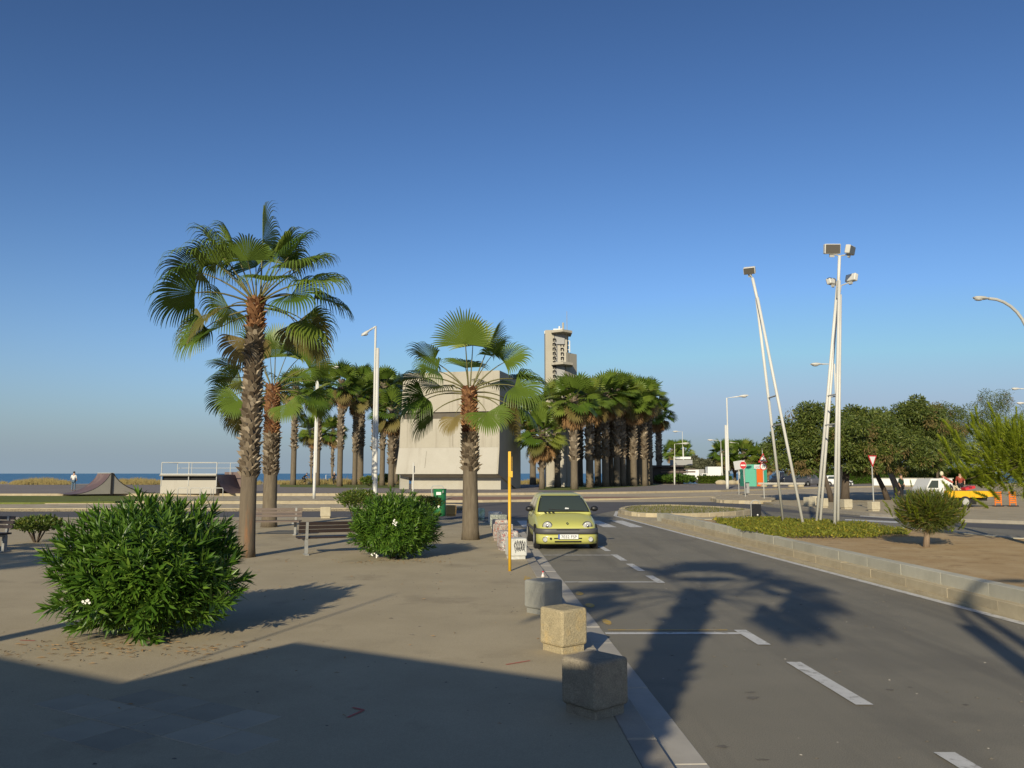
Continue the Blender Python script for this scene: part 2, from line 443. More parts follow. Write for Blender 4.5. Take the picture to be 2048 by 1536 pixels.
def sea_material():
    m, nt, b = nodes_of('sea water')
    N, L = nt.nodes, nt.links
    b.inputs['Base Color'].default_value = (0.055, 0.17, 0.29, 1)
    b.inputs['Roughness'].default_value = 0.4
    b.inputs['Specular IOR Level'].default_value = 0.35
    tc = N.new('ShaderNodeTexCoord'); mp = N.new('ShaderNodeMapping'); mp.inputs['Scale'].default_value = (0.05, 0.22, 1)
    n = N.new('ShaderNodeTexNoise'); n.inputs['Scale'].default_value = 1.0; n.inputs['Detail'].default_value = 6
    L.new(tc.outputs['Object'], mp.inputs[0]); L.new(mp.outputs[0], n.inputs['Vector'])
    bp = N.new('ShaderNodeBump'); bp.inputs['Strength'].default_value = 1.0; bp.inputs['Distance'].default_value = 1.6
    L.new(n.outputs[0], bp.inputs['Height']); L.new(bp.outputs[0], b.inputs['Normal'])
    return m
sea = MB().sheet([(-40000, 150), (40000, 150), (40000, 45000), (-40000, 45000)], -1.05).build('sea', sea_material())
struct(sea, 'calm blue sea along the horizon')

# roads
L1 = [(-90, 50), (-30, 53.5), (-2, 56.5), (8, 61), (16, 66), (24, 72), (40, 84), (70, 100)]
L2 = [(-90, 64), (-30, 66), (-8, 67), (1, 69), (10, 73), (20, 80), (33, 95), (50, 110), (75, 122)]
road = MB().sheet([(-90, -40), (90, -40), (90, 100)] + L1[::-1], 0.0).build('road', M['asphalt'])
struct(road, 'grey asphalt street leading away from the camera')
ring = MB().sheet([(-90, 36.0), (-12, 36.2), (-3, 36.0), (0.2, 36.6), (3.5, 38.6), (5.2, 43.5), (7, 48.5), (10, 48.4), (14, 42), (17, 30), (26, 21), (60, 18), (60, 27), (30, 28.5), (21, 30.5), (17.5, 33.5), (15.5, 38.5), (15.0, 46), (15.0, 55), (30, 60), (90, 60), (90, 99)] + L1[::-1], 0.004).build('roundabout_road', M['asphalt_dark'])
struct(ring, 'darker asphalt of the crossing road and roundabout')

plaza = MB().prism([(x, y + 0.25) for x, y in L2] + [(140, 126), (140, 130), (-90, 122)], -0.05, 0.36).build('promenade', M['plaza'])
struct(plaza, 'wide mauve grey promenade in front of the palms')
kerb2 = MB().prism(strip_poly(L2, 0.35), -0.03, 0.375).build('promenade_kerb', M['stone_tan'])
struct(kerb2, 'pale stone kerb along the promenade edge')
verge = MB().prism(strip_poly(L1, 0.30), -0.05, 0.16).build('bike_lane_kerb', M['stone_tan'])
struct(verge, 'pale kerb between the roundabout road and the bike lane')
lane = MB().sheet([p for p in offset_line(L1, 0.28)] + L2[::-1], 0.13).build('bike_lane', M['bike'])
struct(lane, 'reddish bike lane between two kerbs')
dirt = MB().sheet([(-90, 49.9), (-30, 53.6), (-5, 56.4), (-4.4, 62), (-8, 67.1), (-30, 66.1), (-90, 64.1)], 0.17).build('dirt_strip', M['dirt'])
struct(dirt, 'stony pale dirt strip beside the promenade')
lawn = MB().prism([g(-600, 1006, .2), g(60, 1006, .2), g(230, 1004, .2), g(300, 999, .2), g(270, 993, .2), g(-600, 991, .2)], 0.1, 0.24).build('lawn', M['lawn'])
struct(lawn, 'narrow green lawn left of the skate ramps')
skate = MB().sheet([(-90, 64.6), (-30, 66.7), (-8, 67.7), (-8, 90), (-90, 90)], 0.368).build('skate_pad', M['plaza'])
struct(skate, 'grey concrete pad under the skate ramps')

# island of sand between the road on the left and the roundabout
isl = [(-90, 42.5), (-14, 43.3), (-5, 43.6), (-2.9, 44.3), (-2.0, 46.0), (-2.6, 48.4), (-5, 50.6), (-30, 50.5), (-90, 47.8)]
mi_ = MB().prism(isl, -0.05, 0.13).build('sandy_island', M['dirt'])
struct(mi_, 'sandy traffic island left of the roundabout')
ik = MB()
for pl in (isl[:4], isl[3:6], isl[5:]):
    ik.prism(strip_poly(pl, 0.3), -0.02, 0.17)
struct(ik.build('sandy_island_kerb', M['stone_tan']), 'worn pale kerb round the sandy island')

# pavement on the near left
corner = [(XK(26) - .0, 26), (-0.1, 29), (-0.7, 31.2), (-1.8, 33.2), (-3.6, 34.6), (-6, 35.2), (-90, 35.0)]
edge = [(XK(Y), Y) for Y in (-40, -20, 0, 10, 20)] + corner
pav = MB().prism([(x - 0.22, y) for x, y in edge[:6]] + [(x - 0.15, y - .15) for x, y in edge[6:]] + [(-90, -40)], -0.05, PAVZ).build('pavement', M['pavement'])
struct(pav, 'sandy beige pavement with planted bushes and benches')

def rounded_box(sx, sy, sz, r, seg=2):
    bm = bmesh.new()
    bmesh.ops.create_cube(bm, size=1.0)
    for v in bm.verts: v.co = Vector((v.co.x * sx, v.co.y * sy, v.co.z * sz))
    bmesh.ops.bevel(bm, geom=list(bm.edges), offset=r, segments=seg, profile=0.5, affect='EDGES')
    return bm
def bm_mesh(bm, name, mat, smooth=False):
    me = bpy.data.meshes.new(name); bm.to_mesh(me); bm.free()
    for m in (mat if isinstance(mat, (list, tuple)) else [mat]): me.materials.append(m)
    if smooth: me.polygons.foreach_set('use_smooth', [True] * len(me.polygons))
    return me
def stones(parent, line, L, w, h, zb, mat, name, gap=0.012, jit=0.006, r=0.012):
    me = bm_mesh(rounded_box(L - gap, w, h, r, 1), name, mat)
    P = resample(line, L)
    for a, b in zip(P[:-1], P[1:]):
        c = (a + b) / 2; d = b - a
        o = link(name, me, parent, (c.x + R0.uniform(-jit, jit), c.y, zb + h / 2 + R0.uniform(-jit, jit)))
        o.rotation_euler = (R0.uniform(-.006, .006), R0.uniform(-.004, .004), atan2(d.y, d.x))

kerb_edge = [(XK(Y) - 0.11, Y) for Y in (-3.0, 0, 10, 20, 26)]
stones(pav, kerb_edge, 1.0, 0.218, 0.26, PAVZ - 0.262, M['kerb'], 'kerb_stone')
ck = MB().prism(strip_poly([(x, y) for x, y in corner], 0.2), -0.04, PAVZ + 0.004).build('corner_kerb', M['kerb'], pav)
stones(road, [(XK(Y) + 0.15, Y) for Y in (-3.2, 0, 10, 20, 30)], 1.0, 0.295, 0.1, -0.087, M['gutter'], 'gutter_slab', 0.01, 0.002, 0.006)
# old paving slabs set into the pavement in the shade
slab_me = bm_mesh(rounded_box(0.385, 0.385, 0.05, 0.006, 1), 'paving_slab', M['slab'])
o0 = Vector(g(330, 1450, PAVZ)); ua, va = Vector((0.86, -0.51)), Vector((0.51, 0.86))
for i, j in ((-2, 0), (-1, 0), (0, 0), (1, 0), (-2, 1), (-1, 1), (0, 1), (1, 1), (-1, -1), (0, -1), (2, 0), (-3, 0)):
    p = o0 + ua * (i * 0.395) + va * (j * 0.395)
    link('paving_slab', slab_me, pav, (p.x, p.y, PAVZ - 0.021 + R0.uniform(-.001, .001)), atan2(ua.y, ua.x))

# painted markings
def mark(name, poly, mat='paint', z=0.005, par=None):
    return MB().sheet(poly, z).build(name, M[mat], par or road)
mark('edge_line', [(XW(Y) - .075, Y) for Y in (4, 12, 20, 28, 38.5)] + [(XW(Y) + .075, Y) for Y in (38.5, 28, 20, 12, 4)])
mark('edge_line', [(4.66, 38.5), (4.82, 38.5), (5.5, 43.2), (5.35, 43.3)], z=0.010)
def XO(Y): return XK(Y) + 2.02
for (Ya, wd) in ((10.42, .12), (15.25, .10), (20.2, .1)):
    mark('bay_line', [(XK(Ya) + .31, Ya - wd / 2), (XO(Ya), Ya - wd / 2), (XO(Ya), Ya + wd / 2), (XK(Ya) + .31, Ya + wd / 2)])
for a, b in ((2.2, 3.4), (4.6, 6.05), (7.25, 8.85), (9.72, 10.62), (13.0, 13.02), (15.1, 16.15), (16.9, 18.25), (18.9, 20.3), (21.2, 22.6)):
    if b - a > .1:
        mark('bay_dash', [(XO(a) - .075, a), (XO(a) + .075, a), (XO(b) + .075, b), (XO(b) - .075, b)], z=0.009)
for k in range(5):
    xa = 0.35 + k * 0.98
    mark('crosswalk_stripe', [(xa + .05, 30.6), (xa + .53, 30.6), (xa + .33, 34.8), (xa - .15, 34.8)])
for px, py in ((1158, 1187), (1180, 1211), (1214, 1244)):
    x, y = g(px, py)
    pts = [(x + R0.uniform(.7, 1.2) * .07 * cos(t * pi / 4), y + R0.uniform(.7, 1.2) * .2 * sin(t * pi / 4)) for t in range(8)]
    mark('yellow_mark', pts, 'paint_yellow')
mark('yellow_mark', [(1.2, 10.62), (2.7, 10.62), (2.7, 10.66), (1.2, 10.66)], 'paint_yellow')
yk = [g(1055, 1155, PAVZ), g(1078, 1163, PAVZ), g(1083, 1172, PAVZ), g(1062, 1162, PAVZ)]
mark('yellow_mark', [(g(1050, 1152, PAVZ)), g(1092, 1168, PAVZ), g(1086, 1174, PAVZ), g(1048, 1160, PAVZ)], 'paint_yellow', PAVZ + .006, pav)
def spray(pts, z=PAVZ + .005, w=.012):
    mb = MB()
    for a, b in zip(pts[:-1], pts[1:]):
        a, b = Vector(g(*a, PAVZ)), Vector(g(*b, PAVZ)); d = (b - a).normalized(); n = Vector((-d.y, d.x)) * w
        mb.add([(a.x - n.x, a.y - n.y, z), (b.x - n.x, b.y - n.y, z), (b.x + n.x, b.y + n.y, z), (a.x + n.x, a.y + n.y, z)], [(0, 1, 2, 3)])
    mb.build('spray_mark', M['paint_red'], pav)
spray([(695, 1436), (728, 1421), (705, 1416)]); spray([(40, 1281), (70, 1282)]); spray([(1012, 1330), (1060, 1322)])
# white lines of the road behind the soil island
mark('lane_line', [g(1690, 1041), g(1690, 1038.5), g(1800, 1043.5), g(1800, 1047)], z=0.009)
mark('lane_line', [g(1720, 1033), g(1720, 1031.5), g(1800, 1036), g(1800, 1038)], z=0.009)
# stains and patches on the asphalt
M['oil'] = pmat('oil stain', (0.125, 0.112, 0.09), (0.17, 0.155, 0.125), 14.0, 0.8)
for px, py, rx, ry in ((1505, 1396, .07, .06), (1500, 1385, .06, .03), (1445, 1493, .06, .04), (1145, 1121, .25, .12), (1640, 1290, .05, .03), (1780, 1380, .04, .03), (1525, 1520, .05, .03), (1820, 1375, .03, .03), (1930, 1410, .03, .03)):
    x, y = g(px, py)
    mark('oil_stain', [(x + R0.uniform(.45, 1.25) * rx * cos(t * pi / 7), y + R0.uniform(.45, 1.25) * ry * sin(t * pi / 7)) for t in range(14)], 'oil', 0.003)

# grit, gum spots and crumbs lying on the road and the pavement
def grit(name, label, n, rect, z, mat, smin, smax, seed):
    rn = random.Random(seed); mb = MB()
    for k in range(n):
        x, y = rn.uniform(rect[0], rect[1]), rn.uniform(rect[2], rect[3]); s = rn.uniform(smin, smax) * (1.8 if rn.random() < .08 else 1)
        a0 = rn.uniform(0, 6.28); el = rn.uniform(.5, 1)
        p = [(x + s * cos(a0 + t * 1.0472) * rn.uniform(.7, 1.1), y + s * el * sin(a0 + t * 1.0472) * rn.uniform(.7, 1.1), z) for t in range(6)]
        mb.add(p + [(x, y, z + s * .35)], [(i, (i + 1) % 6, 6) for i in range(6)])
    tag(mb.build(name, M[mat]), label, 'grit', None, 'stuff')
grit('road_grit', 'dark crumbs scattered over the asphalt', 260, (1.6, 6.6, 4.2, 26), .002, 'oil', .008, .028, 81)
grit('pale_grit', 'pale pebbles scattered over the asphalt', 130, (1.4, 6.6, 4.2, 22), .002, 'gutter', .005, .016, 82)
grit('pavement_spots', 'dark gum spots and crumbs on the pavement', 260, (-6.5, .7, 5.0, 26), PAVZ + .001, 'oil', .006, .022, 83)
# soil island on the right with its low stone wall
SOILZ = 0.345
backk = [(6.1, 33.9), g(1420, 1040, .33), g(1500, 1039, .33), g(1600, 1043, .33), g(1700, 1048, .33), g(1800, 1056, .33), g(1890, 1063, .33), (12.6, 21.0), (15, 19.6), (34, 16)]
soil_poly = [(XS(Y) + .35, Y) for Y in (-20, 0, 20, 33.4)] + backk + [(34, -20)]
soil = MB().prism(soil_poly, -0.05, SOILZ).build('soil_island', M['soil'])
struct(soil, 'bare brown soil island with pines behind the low wall')
stones(soil, [(XS(Y) + .14, Y) for Y in (3.0, 12, 20, 33.8)], 1.25, 0.28, 0.24, -0.04, M['stone_tan'], 'lower_kerb_block', 0.003, 0.002, 0.006)
stones(soil, [(XS(Y) + .24, Y) for Y in (3.4, 12, 20, 33.8)], 1.25, 0.22, 0.20, 0.185, M['stone_grey'], 'upper_kerb_block', 0.003, 0.002, 0.006)
bk = MB().prism(strip_poly(backk[::-1], .25), -0.04, SOILZ + .02).build('back_kerb', M['stone_grey'], soil)
apron = MB().prism([(XW(Y) + .10, Y) for Y in (11, 20, 38.4)] + [(5.45, 43.1), (6.6, 43.6), (9.5, 40), (11.5, 35), g(1510, 1034, .1), g(1420, 1038, .1), (6.2, 34.6), (XS(33.8) + .12, 33.8), (XS(20) + .12, 20), (XS(11) + .12, 11)], -0.05, 0.055).build('island_apron', M['stone_tan'])
struct(apron, 'pale concrete apron at the tip of the soil island')
nose = [g(px, py, .1) for px, py in ((1243, 1022), (1250, 1027), (1275, 1031), (1325, 1033), (1400, 1032), (1460, 1029), (1505, 1024), (1460, 1019), (1400, 1016), (1340, 1013.5), (1280, 1014.5), (1252, 1018))]
ng = MB().prism(nose, 0.0, 0.17).build('grass_nose', M['dirt'])
struct(ng, 'dry grass inside the kerb ring at the tip of the island')
ring_pts = nose + [nose[0]]
stones(ng, ring_pts, 1.0, 0.25, 0.28, -0.05, M['stone_tan'], 'ring_kerb_stone', 0.0, 0.003)

# far right pavement under the trees
rp = [(15.8, 50), (15.9, 44), (16.6, 38.5), (18.2, 34), (21.5, 31), (30, 29), (60, 27.5), (90, 27), (90, 59), (30, 59), (18, 58), (16.2, 54)]
rpo = MB().prism(rp, -0.05, PAVZ).build('tree_pavement', M['pavement'])
struct(rpo, 'dusty pavement under the trees on the right')
rk = MB().prism(strip_poly(rp[:8], -.2), -.03, PAVZ + .012).build('pavement_kerb', M['kerb'], rpo)
si = [g(px, py, .1) for px, py in ((1425, 999), (1440, 1003), (1500, 1005), (1542, 1004), (1548, 998), (1535, 992), (1480, 991), (1440, 993))]
sio = MB().prism(si, -.02, 0.2).build('sign_island', M['dirt'])
struct(sio, 'small traffic island carrying the road signs')
stones(sio, si + [si[0]], 1.2, 0.3, 0.27, -.05, M['stone_tan'], 'island_kerb_stone', 0.0, 0.003)

# ---------------------------------------------------------------- buildings
def quadpart(name, pts, mat, parent, th=None):
    return MB().add(pts, [tuple(range(len(pts)))]) if False else None

M['slot'] = pmat('slot grey brown', (.085, .072, .055), (.11, .095, .07), 1.5, .6)
def concrete_block():
    fr, fl = at(993, 948, 81.5), at(791, 948, 84.2)
    gz = 0.36
    root = thing('concrete_block_house', 'massive windowless pale concrete block house on a recessed base behind the middle palm', 'building', (fl.x, fl.y, gz))
    U = Vector((fr.x - fl.x, fr.y - fl.y, 0)); W = U.length; u = U.normalized()
    w = Vector((-u.y, u.x, 0))                  # depth
    if w.y < 0: w = -w
    def P(a, d, z): return u * a + w * d + Vector((0, 0, z - gz))
    zb, zf, zs0, zs1, zt = fr.z, 4.55, 7.45, 8.12, at(805, 746, 84.2).z
    D = 9.0
    def panel(name, mat, lo, hi, th=.4, l0=0, l1=0, r0=0, r1=0):   # a wall panel between two (d, z) lines
        mb = MB()
        a = [P(l0, lo[0], lo[1]), P(W - r0, lo[0], lo[1]), P(W - r1, hi[0], hi[1]), P(l1, hi[0], hi[1])]
        b = [p + w * th for p in a]
        mb.add(a + b, [(0, 1, 2, 3), (7, 6, 5, 4), (4, 5, 1, 0), (5, 6, 2, 1), (6, 7, 3, 2), (7, 4, 0, 3)])
        return mb.build(name, mat, root)
    panel('lower_panel', M['concrete_pale'], (0, zb), (.55, zf - .012), l0=0, l1=.12)
    panel('middle_panel', M['concrete'], (.56, zf), (.56, zs0), l0=.12, l1=.25)
    panel('upper_panel', M['concrete'], (.56, zs1), (.56, 10.1), l0=.30, l1=.40)
    panel('upper_panel', M['concrete'], (.56, 10.115), (.56, zt), l0=.40, l1=.50)
    for a, z0_, z1_, ww in ((W * .29, 2.5, 4.2, .035), (W * .55, zf + .1, zs0 - .1, .02), (W * .72, zs1 + .1, 10.0, .02)):   # cracks and cast joints
        f0, f1 = (max(0, (z - zb) / (zf - zb)) * .55 if z < zf else .56 for z in (z0_, z1_))
        cm = MB(); cm.add([P(a, f0 - .012, z0_), P(a + ww, f0 - .012, z0_), P(a + ww * .6 + .05, f1 - .012, z1_), P(a + .05, f1 - .012, z1_)], [(0, 1, 2, 3)])
        cm.build('crack', M['slot'], root)
    mb = MB(); mb.add([P(.26, .80, zs0), P(W, .80, zs0), P(W, .80, zs1), P(.3, .80, zs1)], [(0, 1, 2, 3)])
    mb.build('slot_back', M['slot'], root)  # grey brown sheet at the back of the slot
    for a in (.26, W - .38):
        MB().box(P(a + .18, 1.05, (zs0 + zs1) / 2), (.3, .9, zs1 - zs0), atan2(u.y, u.x)).build('slot_jamb', M['concrete'], root)
    # body behind the front panels: sides, roof and sloping underside
    prof = [(.02, zb + .01), (.58, zf), (.96, zf + .02), (1.6, zs0), (1.6, zs1), (.96, zs1 + .01), (.96, zt - .02), (D, zt - .02), (D, gz), (7.0, gz), ]
    mb = MB()
    n = len(prof)
    for a, flip in ((.3, False), (W - .02, True)):
        pass
    lft = [P(.30, d, z) for d, z in prof]; rgt = [P(W - .015, d, z) for d, z in prof]
    mb.add(lft + rgt, [tuple(range(n)), tuple(reversed(range(n, 2 * n)))] + [(i, n + i, n + (i + 1) % n, (i + 1) % n) for i in range(n)])
    mb.build('rear_body', M['concrete'], root)
    # right flank wall
    fl_prof = [(0.03, zb + .02), (.57, zf), (.57, zt - .01), (D + .1, zt - .01), (D + .1, gz), (7.2, gz)]
    a = [P(W + .0, d, z) for d, z in fl_prof]; b = [P(W + .14, d, z) for d, z in fl_prof]; n = len(a)
    mb = MB(); mb.add(a + b, [tuple(range(n)), tuple(reversed(range(n, 2 * n)))] + [(i, n + i, n + (i + 1) % n, (i + 1) % n) for i in range(n)])
    mb.build('flank_wall', M['concrete'], root)
    pl = [P(1.05, 1.75, 0), P(W - .05, 1.75, 0), P(W - .05, 6.9, 0), P(1.05, 6.9, 0)]
    MB().prism([(p.x, p.y) for p in pl], 0, zb - gz + .6).build('plinth', M['concrete_pale'], root)
    st = P(-.3, .9, 0)
    tb = MB().box(P(.3, 1.6, gz + .75) , (.9, .5, 1.5), .3).build('side_pier', M['concrete_pale'], root)
concrete_block()

def tower():
    Y = 100.0
    base = at(1092, 975, Y)
    gz = .36
    s = Y / FPX
    root = thing('control_tower', 'tall beige concrete tower with antennas rising behind the palm grove', 'tower', (base.x, Y, gz))
    def X(px): return (px - 1092) * s * 1.0
    def Z(py): return at(1092, py, Y).z - gz
    # left slab, slightly turned so that it faces the sun
    def slab(name, x0, x1, y0, y1, z1, mat='concrete', z0=0.0, skew=0.0):
        mb = MB().prism([(x0, y0), (x1, y0 + skew), (x1, y1 + skew), (x0, y1)], z0, z1)
        return mb.build(name, M[mat], root)
    slab('left_slab', X(1092), X(1110), 0, 3.2, Z(660))
    slab('recess_wall', X(1110), X(1136), .30, 3.2, Z(660) - .25, 'concrete_pale')
    slab('right_slab', X(1134), X(1158), .15, 4.4, Z(704), 'concrete', skew=1.9)
    slab('upper_core', X(1136.02), X(1140), 1.2, 3.2, Z(664), 'concrete')
    for (pa, pb, py) in ((1104, 1146, 667), (1104, 1147, 731)):
        mb = MB().prism([(X(pa), -.6), (X(1126), -1.5), (X(pb), -.4), (X(pb), 2.5), (X(pa), 1.5)], Z(py), Z(py) + .28)
        mb.build('balcony_slab', M['concrete'], root)
        MB().prism([(X(1111), .05), (X(1131), .05), (X(1131), .5), (X(1111), .5)], Z(py) - 1.3, Z(py) - .002).build('under_slab_box', M['grey'], root)  # plain grey box below each slab
    MB().tube([(X(1127), -.9, Z(667)), (X(1127), -.9, Z(648))], .12, 8).build('column', M['concrete_pale'], root)
    MB().tube([(X(1115.5), .24, 0), (X(1115.5), .24, Z(668))], .07, 6).build('downpipe', M['grey'], root)
    for px, yy in ((1110, -.03), (1126, .25)):
        mb = MB()
        z = Z(680)
        while z > 8.5:
            for dx, dz, sx, sz in ((-.15, 0, .09, .30), (.15, -.04, .09, .30), (0, .14, .34, .09)):
                mb.box((X(px) + dx + R0.uniform(-.03, .03), yy - .06, z + dz), (sx, .14, sz))
            z -= .56
        o = mb.build('bracket_column', M['dark'], root); o['kind'] = 'stuff'
    zt = Z(660)
    for px, h, r, yy in ((1122, 1.0, .12, 1.4), (1128, .8, .10, 1.4), (1118, .5, .28, 1.6), (1093, .35, .16, 1.0)):
        MB().tube([(X(px), yy, zt - .3), (X(px), yy, zt - .3 + h)], r, 8).build('antenna', M['white'], root)
    MB().box((X(1119), 1.0, zt + .25), (1.2, .1, .16)).build('antenna_bar', M['white'], root)
    MB().tube([(X(1137.5), 1.4, Z(700)), (X(1137.5), 1.4, Z(618))], [.06, .025], 6).build('whip_mast', M['grey'], root)
    for k in range(3):
        MB().tube([(X(1138), .6, Z(698) + k * .55), (X(1142), .6, Z(698) + k * .55)], .05, 6).build('rail', M['white'], root)
    MB().tube([(X(1142), .6, Z(703)), (X(1142), .6, Z(680))], .06, 6).build('rail', M['white'], root)
tower()

# shaded kiosk behind the camera whose roof throws the foreground shadow
def kiosk():
    h = 3.25
    off = Vector((h / math.tan(SUN_EL) * sin(SUN_AZ), h / math.tan(SUN_EL) * cos(SUN_AZ)))
    S = [Vector(g(0, 1300, PAVZ)), Vector(g(253, 1365, PAVZ)), Vector(g(591, 1284, PAVZ)), Vector(g(1135, 1361, PAVZ))]
    u = (S[3] - S[2]).normalized()
    v = Vector((-u.y, u.x))
    if v.y < 0: v = -v
    S1 = S[1]; S0 = S1 - u * 6.0
    S2 = S1 + v * (S[2] - S1).length
    S3 = S2 + u * 4.05
    pts = [S0, S1, S2, S3, S3 - v * 9.0, S0 - v * 7.0]
    pts = [p - off for p in pts]
    root = thing('beach_kiosk', 'flat roofed kiosk behind the photographer throwing the foreground shadow', 'kiosk', (pts[2].x, pts[2].y, PAVZ))
    loc = [(p - pts[2]) for p in pts]
    MB().prism([(p.x, p.y) for p in loc], h - .28, h).build('roof', M['concrete'], root)
    ins = [loc[0] - v * 1.2 + u * .4, loc[1] - v * 1.2 - u * .2, loc[2] - v * 1.0 + u * .4 - v * .8, loc[3] - u * 0.02 - v * .05, loc[4] + v * .3 - u * .02, loc[5] + v * .3 + u * .4]
    MB().prism([(p.x, p.y) for p in ins], 0, h - .281).build('wall', M['concrete_pale'], root)
    q = loc[1] - v * .05 + u * .02
    MB().tube([(q.x, q.y, h), (q.x, q.y, h + 2.2)], .018, 6).build('antenna_mast', M['grey'], root)
kiosk()

def beach_bar():
    c = at(1322, 970, 125)
    root = thing('beach_bar', 'low dark beach bar with flat roof behind the right end of the palm grove', 'building', (c.x, 125, .3))
    s = 125 / FPX
    MB().box((-1.5, 1, 2.75), (9.5, 4, .25)).build('roof', M['wood_dark'], root)
    MB().box((0.9, 1.4, 1.3), (5.0, 2.6, 2.6)).build('wall', M['wood_dark'], root)
    MB().box((2.6, .02, 1.9), (5.2, .12, .22)).build('counter', M['wood_worn'], root)
    MB().box((2.6, .02, 2.3), (5.2, .12, .16)).build('counter', M['wood_worn'], root)
    for x in (-5.8, -4.2, -2.6): MB().box((x, -.6, 1.3), (.16, .16, 2.6)).build('post', M['white'], root)
    MB().box((-3.8, .6, 1.9), (4.0, .1, .9)).build('awning', M['white'], root)
    MB().box((3.4, 1.5, 3.3), (3.0, 2, .8)).build('rooftop_unit', M['grey'], root)
    MB().box((3.6, 1.2, 4.0), (2.4, .3, .35)).build('parasol_cover', M['white'], root)
beach_bar()

def booth():
    Y = 104.0
    p0, p1 = at(1491, 971, Y), at(1537, 971, Y)
    root = thing('green_kiosk', 'small green kiosk with an orange door and white sign strip', 'kiosk', (p0.x, Y, .36))
    W = p1.x - p0.x; H = at(1491, 929, Y).z - .36
    M['kgreen'] = plain('kiosk green', (0.045, 0.33, 0.22), .5); M['korange'] = plain('kiosk orange', (0.80, 0.16, 0.02), .5)
    MB().prism([(0, 0), (W * .43, -.35), (W, .5), (W, 2.8), (0, 2.4)], 0, H).build('wall', M['kgreen'], root)
    d = Vector((W * .57, .85)).normalized(); q = Vector((W * .43, -.35)); n = Vector((d.y, -d.x))
    def pan(name, a, b, z0, z1, mat, off=.03):
        A, B = q + d * a + n * off, q + d * b + n * off
        C, E = q + d * b - n * .02, q + d * a - n * .02
        return MB().prism([(A.x, A.y), (B.x, B.y), (C.x, C.y), (E.x, E.y)], z0, z1).build(name, mat, root)
    LW = (Vector((W, .5)) - q).length
    pan('door', .12, LW * .62, .02, H * .80, M['korange'])
    sg = pan('sign_strip', -.25, LW, H * .80 + .005, H * .985, M['white'], .06)
    t = text_obj('PORT', .34, M['grey'], 'sign_text', sg, (q.x + n.x * .075 - d.x * .1, q.y + n.y * .075 - d.y * .1, H * .83), atan2(d.y, d.x))

def text_mesh(s, size, mat, ext=.002, align='LEFT'):
    cu = bpy.data.curves.new('txt', 'FONT')
    cu.body = s; cu.size = size; cu.extrude = ext; cu.align_x = align
    o = bpy.data.objects.new('txt', cu); COL.objects.link(o)
    dg = bpy.context.evaluated_depsgraph_get()
    me = bpy.data.meshes.new_from_object(o.evaluated_get(dg))
    bpy.data.objects.remove(o); bpy.data.curves.remove(cu)
    me.materials.clear(); me.materials.append(mat)
    return me
def text_obj(s, size, mat, name, parent, loc, rz=0.0, align='LEFT', scale=None):
    o = link(name, text_mesh(s, size, mat, align=align), parent, loc, scale=scale, rot=(pi / 2, 0, rz))
    return o
booth()

# ---------------------------------------------------------------- fan palms
def fan_leaf(elev, lp, R, seed, droop=1.0, nseg=36, spread=2.0, steps=7, sag=0.35, split=0.5, twist=0.0):
    """one fan leaf: stalk from the origin outwards along +X, then a pleated fan whose split tips hang down"""
    rn = random.Random(seed)
    mb = MB()
    d = Vector((cos(elev), 0, sin(elev)))
    p = Vector((0, 0, 0)); pts = [p.copy()]
    n = 6
    for i in range(n):
        d = (d + Vector((0, 0, -sag / n * (0.4 + i / n) * max(.25, cos(elev))))).normalized()
        p = p + d * (lp / n); pts.append(p.copy())
    mb.tube(pts, [0.022 - 0.012 * i / n for i in range(n + 1)], 4, False, 1)
    s = Vector((0, 1, 0)); nv = d.cross(s) * -1
    if nv.z < 0 and elev < 1.2: nv = -nv
    nv.normalize()
    s, nv = (s * cos(twist) + nv * sin(twist)).normalized(), (nv * cos(twist) - s * sin(twist)).normalized()
    da = 2 * spread / nseg
    for k in range(nseg):
        a = -spread + (k + .5) * da
        Rk = R * (0.72 + 0.28 * cos(a * 0.62)) * rn.uniform(.93, 1.05)
        dr = (d * cos(a) + s * sin(a) + nv * (0.10 + 0.22 * abs(sin(a)) ** 2)).normalized()
        side = (s * cos(a) - d * sin(a)).normalized()
        q = p.copy()
        row = []
        for j in range(steps + 1):
            t = j / steps
            r = t * Rk
            hw = r * math.tan(da / 2) if t < split else (split * Rk * math.tan(da / 2)) * max(0.10, (1 - (t - split) / (1 - split)) ** 0.55) * 1.12
            hw = max(hw, 0.0035)
            up = dr.cross(side).normalized()
            if up.z < 0: up = -up
            row.append((q - side * hw, q + up * hw * 0.45, q + side * hw))
            w = droop * (0.015 + 1.35 * max(0.0, t - split * .8) ** 1.3) * rn.uniform(.6, 1.4)
            dr = (dr + Vector((0, 0, -w))).normalized()
            q = q + dr * (Rk / steps)
        o = len(mb.v)
        for a3 in row: mb.v.extend([tuple(x) for x in a3])
        for j in range(steps):
            b0, b1 = o + j * 3, o + (j + 1) * 3
            mb.f.append((b0, b0 + 1, b1 + 1, b1)); mb.m.append(0)
            mb.f.append((b0 + 1, b0 + 2, b1 + 2, b1 + 1)); mb.m.append(0)
    return mb

